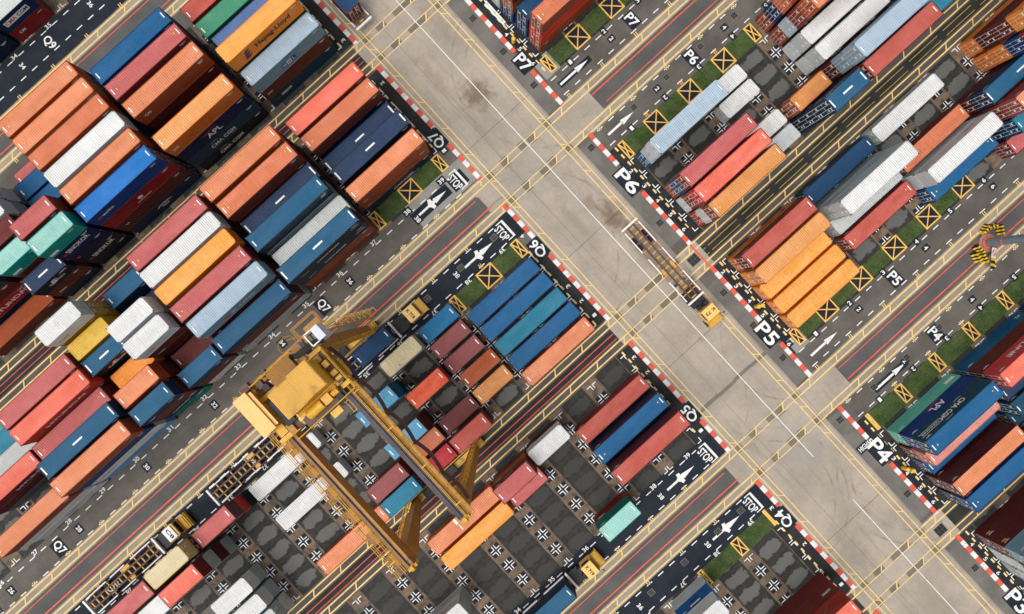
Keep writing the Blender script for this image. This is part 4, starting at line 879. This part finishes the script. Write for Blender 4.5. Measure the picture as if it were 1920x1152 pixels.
def trailer(label, u, v, rz, L=13.6, blue=False):
    """skeletal trailer, origin under its front end, reaching back along -x"""
    o = empty('container_trailer', label, 'trailer', u, v, 0, rz, 'skeletal container trailers')
    def P(mb, nm, mat): return child(nm, mb.mesh(nm, M[mat]), o)
    for s in (-1, 1):
        b = MB(); b.box(-L, 0, s*.5-.11, s*.5+.11, 1.0, 1.35); P(b, 'main_beam', 'steel_brown' if not blue else 'blue_steel')
    n = 15
    for i in range(n):
        x = -.5-i*(L-1.)/(n-1)
        b = MB(); b.box(x-.09, x+.09, -.388, .388, 1.05, 1.25)
        if i % 3 == 1: b.box(x-.07, x+.07, -1.2, -.613, 1.05, 1.2); b.box(x-.07, x+.07, .613, 1.2, 1.05, 1.2)
        P(b, 'cross_member', 'trailer_yellow')
    for s in (-1, 1):
        b = MB(); 
        for (a, c) in ((-L+.4, -L+4.2), (-L*.62, -L*.42), (-4.4, -.6)): b.box(a, c, s*1.32-.08, s*1.32+.08, 1.2, 1.45)
        P(b, 'guide_rail', 'white')
        b = MB(); b.box(-L*.95, -.3, s*1.2-.03, s*1.2+.03, 1.08, 1.2); P(b, 'side_rail', 'red_steel')
    for (x, nm) in ((-L-.1, 'tail_beam'), (-.1, 'head_beam')):
        b = MB(); b.box(x-.14, x+.14, -1.45, 1.45, 1.1, 1.5); P(b, nm, 'white')
    for x in (-L+2.2, -L+3.4):
        for s in (-1, 1):
            b = MB(); b.rod((x, s*1.22, .5), (x, s*.68, .5), .5, 14); P(b, 'wheel', 'black')
    for s in (-1, 1):
        b = MB(); b.box(-3.4, -3.2, s*.75-.1, s*.75+.1, .05, 1.0); P(b, 'landing_leg', 'steel_dark')
    b = MB(); b.box(-6.6, -5.3, -1.15, -.62, .8, 1.15); b.box(-6.4, -5.6, .62, 1.1, .8, 1.15); P(b, 'tool_box', 'trailer_yellow')
    return o
def load(label, u, v, L, colour, **opt):
    d = opt.pop('d', 0)
    put('shipping_container', u, v, 1.52, L, 2.59, colour, label, opt)
# main road: empty trailer heading down the road
trailer('empty brown skeletal trailer behind the yellow tractor on the concrete road', 20.42, 17.1, R(-90.3), 14.3)
tractor('yellow tractor with short rusty roof code driving down the concrete road', 20.35, 19.6, R(-90.3), 'K 73')
# lane Q6, blue box
trailer('loaded skeletal trailer under the blue box in lane Q6 beside the crane', -14.6, -9.0, 0, 13.6, True)
tractor('yellow tractor pulling the blue box along lane Q6 near painted number 38', -11.2, -9.0, 0, 'K 719')
load('deep blue short container riding on the trailer in lane Q6', -21.2, -9.0, 6.06, 'deep blue')
# lane Q6, empty trailer under the crane
trailer('empty skeletal trailer whose front disappears beneath the yellow crane in lane Q6', -36.6, -8.75, 0, 13.7)
tractor('yellow tractor hidden beneath the crane machinery in lane Q6', -33.2, -8.75, 0)
# lane Q6, lower left
trailer('empty skeletal trailer in the lower left corner beside the salmon containers', -60.8, -9.0, 0, 13.4)
tractor('yellow tractor with a white roof panel in lane Q6 near painted number 30', -57.4, -9.0, 0, 'C8', True)
# lane Q5
trailer('loaded skeletal trailer under the mid blue box in lane Q5', -20.2, 35.0, 0, 13.6)
tractor('yellow tractor pulling a mid blue box in lane Q5 at the bottom', -17.0, 35.1, 0, 'K 719')
load('mid blue long container riding on the trailer in lane Q5', -32.9, 35.0, 12.19, 'mid blue')
# top of the road
trailer('loaded trailer leaving at the top edge with its white tail beam showing', 11.85, -58.3, R(90), 13.6)
put('shipping_container', 11.75, -45.9, 1.52, 12.19, 2.59, 'deep blue', 'deep blue roofed container with brown doors riding on the trailer at the top edge', {'wall': (104, 46, 34), 'mark': None}, GROUP, R(90))

# ------------------------------------------------------------------ yellow gantry crane straddling block Q6
cr = empty('gantry_crane', 'tall yellow rubber tyred gantry crane straddling the containers of block Q6', 'crane', -22.7, 0, 0)
GZ = 24.0; UL, UR = -27.1, -19.3
def C(mb, nm, mat, par=None): return mb.build(nm, M[mat], par or cr)
girders = []
for (u, s) in ((UL, -1), (UR, 1)):
    b = MB(); b.box(u-.5, u+.5, -13.0, 13.4, GZ-1.9, GZ); gd = C(b, 'girder', 'ochre')
    b = MB(); b.box(u-.02-.45*(s > 0), u+.45*(s < 0)+.46*(s > 0)-.3*(s < 0), -12.8, 13.2, GZ, GZ+.05); b.box(u-.05, u+.05, -12.8, 13.2, GZ+.05, GZ+.2); C(b, 'rail', 'girder_top', gd)
    a0, a1 = sorted((u+s*.5, u+s*(1.35 if s > 0 else 1.5)))
    b = MB(); b.bar((a0+.04, -13, GZ-.3), (a0+.04, 13.4, GZ-.3), .08, .1); b.bar((a1-.04, -13, GZ-.3), (a1-.04, 13.4, GZ-.3), .08, .1)
    if s > 0: b.box(a0+.08, a1-.08, -13.0, 13.4, GZ-.35, GZ-.28)
    else:
        for k in range(8): b.box(a0+.08, a1-.08, -12.2+k*3.3, -10.6+k*3.3, GZ-.35, GZ-.28)
    for k in range(28): b.bar((a0, -12.6+k*.96, GZ-.24), (a1, -12.6+k*.96, GZ-.24), .07, .07)
    C(b, 'walkway', 'ochre', gd)
    b = MB()
    for x in (a0+.05, a1-.05):
        for z in (GZ+.25, GZ+.8): b.rod((x, -13., z), (x, 13.4, z), .045, 5)
        for k in range(20): b.rod((x, -13.+k*1.4, GZ-.3), (x, -13.+k*1.4, GZ+.8), .035, 5)
    for k in range(5): b.bar((a0, -10+k*5.4, GZ+.8), (a1, -10+k*5.4, GZ+.8), .1, .1)
    C(b, 'handrail', 'yellow', gd)
    girders.append(gd)
# portal ties between the girders at both ends
for v in (-12.6, 13.2):
    if v > 0: continue
    b = MB(); b.box(UL+.5, UR-.5, v-.45, v+.45, GZ-1.7, GZ-.3); C(b, 'end_tie', 'ochre')
# legs, sill beams and wheel bogies
for v in (-11.57, 11.4):
    for (ut, ub) in ((UL, -28.9), (UR, -17.6)):
        b = MB()
        top = (ut, v+(.3 if v < 0 else 1.0), GZ-1.9); bot = (ub, v, 1.75)
        T_, B_ = Vector((top[0], -top[1], top[2])), Vector((bot[0], -bot[1], bot[2]))
        k = len(b.v)
        for (c_, hu, hv) in ((B_, .45, .55), (T_, .75, .95)):
            for (i, j_) in ((-1, -1), (1, -1), (1, 1), (-1, 1)): b.v.append((c_.x+i*hu, c_.y+j_*hv, c_.z))
        b.f += [(k+3, k+2, k+1, k), (k+4, k+5, k+6, k+7)] + [(k+i, k+(i+1) % 4, k+4+(i+1) % 4, k+4+i) for i in range(4)]
        lg = C(b, 'leg', 'ochre')
        # climbing ladder with hoops on the inner side of the leg
        b = MB(); sg = 1 if ut > -22 else -1
        for dv in (-.25, .25): b.rod((ub+sg*.75, v+dv-.9*(1 if v > 0 else -1), 2.), (ut+sg*1.0, top[1]+dv-.9*(1 if v > 0 else -1), GZ-1.6), .05, 5)
        for i in range(34):
            t = i/33.; x = (ub+sg*.75)*(1-t)+(ut+sg*1.0)*t; y = v*(1-t)+top[1]*t-.9*(1 if v > 0 else -1); z = 2.*(1-t)+(GZ-1.6)*t
            b.rod((x, y-.25, z), (x, y+.25, z), .035, 5)
            if i % 3 == 0:
                pts_ = [(x+sg*.55*math.sin(math.pi*q/4), y+.3*math.cos(math.pi*q/4), z) for q in range(5)]; b.path(pts_, .03, 4)
        C(b, 'ladder', 'yellow', lg)
    b = MB(); b.box(-30.6, -16.3, v-.42, v+.42, 1.15, 1.75); sb = C(b, 'sill_beam', 'yellow')
    b = MB(); b.box(-27.2, -24.2, v-.62, v+.62, 1.752, 3.0); b.box(-23.6, -21.4, v-.55, v+.55, 1.752, 2.5); b.box(-26.8, -24.6, v-.45, v+.45, 3.002, 3.2); C(b, 'power_cabinet', 'steel_dark', sb)
    b = MB()
    for x in (-30.2, -28.6, -18.2, -16.6): b.box(x-.5, x+.5, v-.5, v+.5, 1.0, 1.5)
    b.bar((-30.6, v-.75, 2.6), (-16.2, v-.75, 2.6), .07, .07); b.bar((-30.6, v-.75, 2.0), (-16.2, v-.75, 2.0), .06, .06)
    for k in range(11): b.bar((-30.6+k*1.44, v-.75, 1.5), (-30.6+k*1.44, v-.75, 2.6), .06, .06)
    C(b, 'bogie_frame', 'yellow', sb)
    for x in (-30.3, -28.7, -18.3, -16.7):
        b = MB(); b.rod((x, v-.33, .72), (x, v+.33, .72), .72, 18); b.rod((x, v-.35, .72), (x, v+.35, .72), .3, 12); C(b, 'wheel', 'black', sb)
# inclined stair flights from the cabin end of the right girder to the ground
b = MB(); b.bar((-18.6, -12.9, GZ-1.9), (-15.6, -12.3, 1.8), .14, .14)
for i in range(9):
    t = i/9.; z = 2+t*19.5; x = -15.2-t*2.6; x2 = x-.29
    for w_ in (0, .45): b.bar((x-.6+w_*2.4, -13.4, z), (x-.6+w_*2.4, -12.7, z), .1, .06)
    b.bar((x-.6, -13.4, z), (x+.5, -13.4, z), .08, .08); b.bar((x-.6, -13.4, z+1.), (x+.5, -13.4, z+1.), .05, .05)
    for q in (-.6, .5): b.bar((x+q, -13.4, z), (x+q, -13.4, z+1.), .05, .05)
    b.bar((x+(.5 if i % 2 else -.6), -13.0, z), (x2+(-.6 if i % 2 else .5), -13.0, z+2.16), .08, .08); b.bar((x+(.5 if i % 2 else -.6), -12.75, z), (x2+(-.6 if i % 2 else .5), -12.75, z+2.16), .08, .08)
C(b, 'stair', 'yellow')
b = MB(); b.bar((-19.2, -14.2, GZ-.25), (-16.2, -14.2, GZ-.25), .1, .1); b.bar((-19.2, -14.2, GZ-.25), (-19.2, -12.5, GZ-.25), .1, .1); b.bar((-16.2, -14.2, GZ-.25), (-16.2, -12.5, GZ-.25), .1, .1); b.box(-18.4, -16.4, -13.6, -12.6, GZ-.3, GZ-.24)
for (p, q) in (((-19.2, -14.2), (-16.2, -14.2)), ((-19.2, -14.2), (-19.2, -12.5)), ((-16.2, -14.2), (-16.2, -12.5))):
    for z in (.3, .8): b.bar((p[0], p[1], GZ+z), (q[0], q[1], GZ+z), .06, .06)
b.rod((-20.6, -13.9, GZ-.4), (-19.4, -13.3, GZ-.2), .06, 5)
pts_ = [(-20.9+1.1*math.cos(i*.7), -13.6+.8*math.sin(i*.7), GZ-.6) for i in range(10)]; b.path(pts_, .05, 5)
C(b, 'platform', 'ochre')
# operator cabin: pale box with an open-framed front half
b = MB(); b.box(-17.25, -16.35, -12.55, -10.95, GZ+.06, GZ+2.3); b.box(-18.2, -17.252, -12.55, -10.95, GZ+.06, GZ+.5); cab = C(b, 'operator_cabin', 'cab_white')
b = MB()
for x in (-18.15, -17.3):
    for y in (-12.5, -11.0): b.bar((x, y, GZ+.5), (x, y, GZ+2.2), .1, .1)
b.bar((-18.2, -12.5, GZ+2.2), (-17.3, -12.5, GZ+2.2), .14, .12); b.bar((-18.2, -11., GZ+2.2), (-17.3, -11., GZ+2.2), .14, .12); b.bar((-18.15, -12.5, GZ+2.2), (-18.15, -11., GZ+2.2), .14, .12)
C(b, 'window_frame', 'white', cab)
b = MB(); b.box(-18.05, -17.35, -12.4, -11.1, GZ+.6, GZ+1.2); C(b, 'window', 'glass', cab)
# trolley with the machinery house
b = MB(); b.box(-28., -18., -10.9, -10.4, GZ+.25, GZ+.9); b.box(-28., -18., -6.2, -5.7, GZ+.25, GZ+.9)
b.box(UL-.5, UL+.5, -10.3, -6.3, GZ+.22, GZ+.8); b.box(UR-.5, UR+.5, -10.3, -6.3, GZ+.22, GZ+.8); b.box(-24.6, -19.6, -10.3, -6.3, GZ+.9, GZ+1.05)
tr = C(b, 'trolley_frame', 'yellow')
b = MB(); b.box(-24.35, -19.15, -10.0, -6.95, GZ+1.06, GZ+4.0); mh = C(b, 'machinery_house', 'yellow', tr)
def corr_roof(u0, u1, v0, v1, z, n):
    b = MB(); w = (u1-u0)/n
    for i in range(n):
        b.box(u0+i*w, u0+(i+.55)*w, v0, v1, z, z+.12); b.box(u0+(i+.55)*w, u0+(i+1)*w, v0, v1, z, z+.02)
    return b
C(corr_roof(-24.5, -21.9, -10.1, -6.85, GZ+4.0, 14), 'roof', 'yellow_roof', mh); C(corr_roof(-21.76, -19.2, -10.3, -7.0, GZ+4.12, 14), 'roof', 'yellow_roof', mh)
b = MB(); b.box(-23.6, -21., -12.0, -10.5, GZ+1.1, GZ+2.3); C(b, 'equipment_room', 'ochre', tr); C(corr_roof(-23.8, -20.8, -12.15, -10.35, GZ+2.3, 16), 'roof', 'ochre', tr)
b = MB(); b.box(-28.0, -26.55, -12.1, -7.4, GZ+.9, GZ+2.75); C(b, 'electrical_room', 'yellow', tr)
b = MB(); b.box(-28.15, -26.5, -12.2, -7.3, GZ+2.75, GZ+2.83); b.box(-26.5, -26.1, -11.9, -7.5, GZ+2.5, GZ+2.56); C(b, 'electrical_room_roof', 'yellow_pale', tr)
# trolley platforms, winches and rails
b = MB()
b.box(-24.6, -19.2, -6.2, -5.0, GZ+.92, GZ+1.0); b.box(-19.1, -18., -10.2, -6.4, GZ+1.02, GZ+1.1); b.box(-25.8, -24.9, -10.2, -5.6, GZ+.96, GZ+1.0); C(b, 'deck', 'steel_brown', tr)
b = MB(); b.box(-21.6, -20.9, -12.2, -10.5, GZ+.96, GZ+1.5); b.box(-20.6, -19.8, -11.6, -10.6, GZ+.9, GZ+1.3); b.box(-19.4, -18.6, -10.1, -9.4, GZ+1.12, GZ+1.6); b.box(-26.3, -25.6, -6.9, -5.6, GZ+.9, GZ+1.4); C(b, 'pump_unit', 'ochre', tr)
b = MB()
for (p, q) in (((-26, -4.9), (-17.9, -4.9)), ((-17.9, -10.3), (-17.9, -4.9)), ((-26.1, -12.4), (-20.5, -12.4)), ((-24.5, -6.7), (-19, -6.7)), ((-28.3, -5.6), (-25, -5.6))):
    for z in (1.5, 2.0): b.rod((p[0], p[1], GZ+z), (q[0], q[1], GZ+z), .05, 5)
    L_ = math.hypot(q[0]-p[0], q[1]-p[1]); n_ = max(2, int(L_/1.1))
    for i in range(n_+1): b.rod((p[0]+(q[0]-p[0])*i/n_, p[1]+(q[1]-p[1])*i/n_, GZ+.95), (p[0]+(q[0]-p[0])*i/n_, p[1]+(q[1]-p[1])*i/n_, GZ+2.0), .04, 5)
C(b, 'handrail', 'yellow', tr)
b = MB(); b.rod((-23.6, -6.0, GZ+1.6), (-21.6, -6.0, GZ+1.6), .55, 14); b.box(-21.4, -20.4, -6.5, -5.5, GZ+1.01, GZ+2.0); b.rod((-20.3, -6.0, GZ+1.5), (-19.5, -6.0, GZ+1.5), .35, 12); C(b, 'winch', 'yellow', tr)
b = MB(); b.box(-18.9, -18.3, -9.2, -8.5, GZ+1.11, GZ+1.8); b.rod((-18.9, -7.6, GZ+1.5), (-18.2, -7.6, GZ+1.5), .32, 12); b.box(-22.2, -20.9, -4.8, -4.0, GZ-.2, GZ+.3); b.rod((-18.9, -6.9, GZ+1.4), (-18.2, -6.9, GZ+1.4), .25, 10); C(b, 'motor_housing', 'yellow_roof', tr)
b = MB(); b.box(-25.9, -24.75, -9.8, -6.6, GZ+1.03, GZ+1.9); b.box(-25.2, -24.5, -11.6, -10.9, GZ+.95, GZ+1.9); b.box(-20.2, -19.5, -5.6, -5.05, GZ+1.01, GZ+1.5); C(b, 'hoist_gear', 'steel_dark', tr)
b = MB(); b.box(-25.6, -24.9, -12.3, -11.5, GZ+.9, GZ+1.6); b.box(-24.6, -24.0, -12.9, -12.3, GZ+.6, GZ+1.3); b.box(-27.4, -26.4, -13.2, -12.4, GZ+.3, GZ+1.0); C(b, 'junction_box', 'steel_brown', tr)
b = MB()
for i in range(6): b.bar((-20.4+i*.42, -3.2, GZ-.6), (-20.4+i*.42, -4.6, GZ-.6), .07, .07)
b.bar((-20.6, -3.2, GZ-.6), (-17.9, -3.2, GZ-.6), .08, .08); b.bar((-20.6, -4.6, GZ-.6), (-17.9, -4.6, GZ-.6), .08, .08)
b.bar((-20.6, -3.2, GZ-.6), (-20.6, -3.2, GZ+.4), .06, .06); b.bar((-17.9, -3.2, GZ-.6), (-17.9, -3.2, GZ+.4), .06, .06); C(b, 'access_platform', 'yellow', tr)
# black cable chain from the house to the cabin end
b = MB()
pts_ = []
for i in range(17):
    t = i/16.; pts_.append((-20.9+3.9*t, -11.9+1.1*t+.22*math.sin(6.283*t), GZ+1.6+.5*math.sin(math.pi*t)))
for p, q in zip(pts_[:-1], pts_[1:]): b.bar(p, q, .62, .3)
C(b, 'cable_chain', 'black')
# festoon cable sagging along the right girder
b = MB(); v = -10.2; pts_ = []
while v < 11:
    for i in range(8):
        t = i/8.; pts_.append((UR+1.5+.18*math.sin(math.pi*t), v+4.6*t, GZ-.3-.75*math.sin(math.pi*t)))
    v += 4.6
for off in (0, .12, .24):
    b.path([(p[0]+off, p[1], p[2]-off*.6) for p in pts_], .08, 5)
C(b, 'festoon_cable', 'cable')
# end details of the girders
for (u, s) in ((UL, -1), (UR, 1)):
    b = MB(); b.box(u-.6, u+.6, 13.4, 13.8, GZ-1.3, GZ-.3); b.rod((u-.2, 13.6, GZ-.25), (u+.2, 13.6, GZ-.25), .4, 12); C(b, 'end_sheave', 'yellow')
b = MB(); b.box(UR-.9, UR-.6, 12.6, 13.3, GZ+.2, GZ+.5); b.bar((UR-.7, 13.4, GZ+.4), (UR-.7, 14.1, GZ+.4), .12, .12); C(b, 'end_lamp', 'white')
# hoist ropes and spreader under the trolley
b = MB(); b.box(-25.6, -19.5, -9.6, -7.2, 16.2, 16.7); b.box(-23.6, -21.5, -9.2, -7.6, 16.7, 17.5)
for x in (-23.4, -21.7):
    for y in (-9.1, -7.7): b.rod((x, y, 17.5), (x, y, GZ+.9), .04, 5)
C(b, 'spreader', 'yellow')

# ------------------------------------------------------------------ lamp mast at the right edge
lm = empty('lighting_mast', 'tall grey lighting mast leaning off the right edge, standing on a concrete ring', 'lamp post', 57.55, 39.95, 0)
b = MB(); b.rod((57.55, 39.95, 0), (57.55, 39.95, .45), 1.35, 24); C(b, 'concrete_base', 'concrete_ring', lm)
b = MB(); b.rod((57.55, 39.95, .45), (57.55, 39.95, 30), .62, 12, .34); C(b, 'pole', 'lamp_grey', lm)
b = MB(); b.rod((57.55, 39.95, .452), (57.55, 39.95, .6), .95, 12); b.rod((57.55, 39.95, 3.4), (57.55, 39.95, 3.55), .66, 12); C(b, 'collar', 'line_red', lm)
b = MB(); b.rod((57.55, 39.95, 29.6), (57.55, 39.95, 30.1), 1.4, 12); C(b, 'lamp_ring', 'steel', lm)
for i in range(6):
    a = i*math.pi/3; x, y = 57.55+1.6*math.cos(a), 39.95+1.6*math.sin(a)
    b = MB(); b.box(x-.25, x+.25, y-.25, y+.25, 29.5, 29.9); C(b, 'lamp', 'white', lm)
def barrier(u0, v0, ang, label):
    o = empty('crash_barrier', label, 'barrier', u0, v0, 0, ang, 'striped barriers round the lighting mast')
    b = MB()
    pr = ((-.42, 0), (.42, 0), (.42, .2), (.2, .45), (.14, .95), (-.14, .95), (-.2, .45), (-.42, .2))
    def seg(mb, x0, x1):
        k = len(mb.v); n = len(pr)
        for x in (x0, x1): mb.v += [(x, y, z) for y, z in pr]
        mb.f += [tuple(range(k+n-1, k-1, -1)), tuple(range(k+n, k+2*n))] + [(k+i, k+(i+1) % n, k+n+(i+1) % n, k+n+i) for i in range(n)]
    y_, k_ = MB(), MB()
    for i in range(6): seg(y_ if i % 2 == 0 else k_, -.75+i*.25, -.75+(i+1)*.25-.003)
    child('body', y_.mesh('body', M['bollard']), o); child('stripe', k_.mesh('stripe', M['black']), o)
for (u, v, a, l) in ((59.6, 38.6, -30, 'upper right of the mast'), (60.2, 39.7, 60, 'right of the mast beyond the ring'), (54.9, 40.3, 75, 'lower left beside the sign'), (55.6, 41.1, 75, 'directly left of the sign board'), (55.9, 39.7, 90, 'touching the left side of the concrete ring'), (58.6, 38.2, 10, 'above the concrete ring')):
    barrier(u, v, R(a), 'yellow and black striped concrete barrier %s' % l)
sb_ = empty('warning_sign', 'red and white no entry sign board standing beside the lighting mast', 'sign', 57.1, 41.7, 0, R(42))
b = MB()
for x in (-1.5, 1.5): b.box(x-.05, x+.05, -.05, .05, 0, .9)
child('post', b.mesh('post', M['steel_dark']), sb_)
def tilt(mb, x0, x1, y0=0., y1=1.2, lift=0.):
    # board leaning back so that its face looks up
    k = len(mb.v); n = Vector((0, -.5, .866)).normalized()
    for dd in (0, .04):
        for (x, t) in ((x0, y0), (x1, y0), (x1, y1), (x0, y1)): 
            p = Vector((x, t*.866, .75+t*.5))+n*(dd+lift); mb.v.append(tuple(p))
    mb.f += [(k+3, k+2, k+1, k), (k+4, k+5, k+6, k+7)] + [(k+i, k+(i+1) % 4, k+4+(i+1) % 4, k+4+i) for i in range(4)]
b = MB(); tilt(b, -.7, .8); child('white_panel', b.mesh('white_panel', M['white']), sb_)
b = MB(); tilt(b, .803, 2.1); child('red_panel', b.mesh('red_panel', M['red_steel']), sb_)
for k in range(4):
    b = MB(); tilt(b, -2.3+k*.4, -2.3+(k+1)*.4-.004); child('stripe', b.mesh('stripe', M['bollard'] if k % 2 else M['black']), sb_)
b = MB(); m = Matrix.Translation(Vector((.05, .52, 1.05))+Vector((0, -.5, .866))*.06) @ Matrix.Rotation(R(30), 4, 'X')
for i in range(16):
    a, c = 6.2832*i/16, 6.2832*(i+1)/16; k = len(b.v)
    for (r_, t) in ((.5, a), (.5, c), (.4, c), (.4, a)):
        p = m @ Vector((r_*math.cos(t), r_*math.sin(t), 0)); b.v.append(tuple(p))
    b.f.append((k, k+1, k+2, k+3))
k = len(b.v)
for (x, y) in ((-.33, -.22), (-.22, -.33), (.33, .22), (.22, .33)): b.v.append(tuple(m @ Vector((x, y, .002))))
b.f.append((k, k+1, k+2, k+3))
child('no_entry_ring', b.mesh('no_entry_ring', M['text_red']), sb_)
# yellow bollards in the dashed line
for (u, v, l) in ((26.35, -28.5, 'in front of the P7 stacks'), (26.4, 24.05, 'in front of the orange P5 containers, nearer the kerb'), (26.95, 24.3, 'in front of the orange P5 containers, nearer the boxes'), (26.4, 56., 'in front of the P4 stacks, nearer the kerb'), (26.9, 56.7, 'in front of the P4 stacks, nearer the boxes')):
    o = empty('bollard', 'stout yellow round bollard %s' % l, 'bollard', u, v, 0, 0, 'yellow bollards at the block ends')
    b = MB(); b.rod((0, 0, 0), (0, 0, 1.25), .3, 16); child('post', b.mesh('post', M['bollard']), o)
    b = MB(); b.rod((0, 0, 1.25), (0, 0, 1.33), .3, 16, .2); child('cap', b.mesh('cap', M['yellow_roof']), o)
o = empty('low_barrier', 'long white low barrier lying along the dashed line before block P7', 'barrier', 27.15, -33.3, 0, 0)
b = MB(); b.box(-.28, .28, -2.1, 2.1, 0, .2); b.box(-.14, .14, -2.1, 2.1, .202, .75); child('body', b.mesh('body', M['white']), o)
b = MB()
for y in (-1.6, 0, 1.6): b.box(-.15, .15, y-.1, y+.1, .752, .8)
child('handle', b.mesh('handle', M['steel']), o)

# ------------------------------------------------------------------ camera, light, world
cam = bpy.data.cameras.new('camera'); co = bpy.data.objects.new('camera', cam); col.objects.link(co)
cam.sensor_width = 36; cam.lens = 12.8*CAMH/1920*36; cam.clip_end = 2000
co.location = (0, 0, CAMH); co.rotation_euler = (0, 0, -TH)
scn.camera = co
EL, AZ = 66., 178.     # the soft light comes from the lower left of the picture
sun = bpy.data.lights.new('sun', 'SUN'); so = bpy.data.objects.new('sun', sun); col.objects.link(so)
sun.energy = 1.35; sun.angle = R(50); sun.color = (1., .985, .95)
d = Vector((math.cos(R(EL))*math.cos(R(AZ)), math.cos(R(EL))*math.sin(R(AZ)), math.sin(R(EL))))
so.rotation_euler = d.to_track_quat('Z', 'Y').to_euler(); so.location = d*200
w = bpy.data.worlds.new('World'); scn.world = w; w.use_nodes = True
nt = w.node_tree; bg = nt.nodes['Background']
sky = nt.nodes.new('ShaderNodeTexSky'); sky.sky_type = 'NISHITA'; sky.sun_disc = False; sky.sun_elevation = R(EL); sky.sun_rotation = R(90-AZ); sky.dust_density = 6.; sky.air_density = 1.; sky.ozone_density = 1.
hs = nt.nodes.new('ShaderNodeHueSaturation'); hs.inputs['Saturation'].default_value = .3
nt.links.new(sky.outputs[0], hs.inputs['Color']); nt.links.new(hs.outputs[0], bg.inputs[0]); bg.inputs[1].default_value = .125
scn.view_settings.view_transform = 'Standard'; scn.view_settings.look = 'None'; scn.view_settings.exposure = -0.08; scn.view_settings.gamma = 1
scn.view_settings.use_curve_mapping = False
scn.cycles.max_bounces = 6; scn.cycles.diffuse_bounces = 4
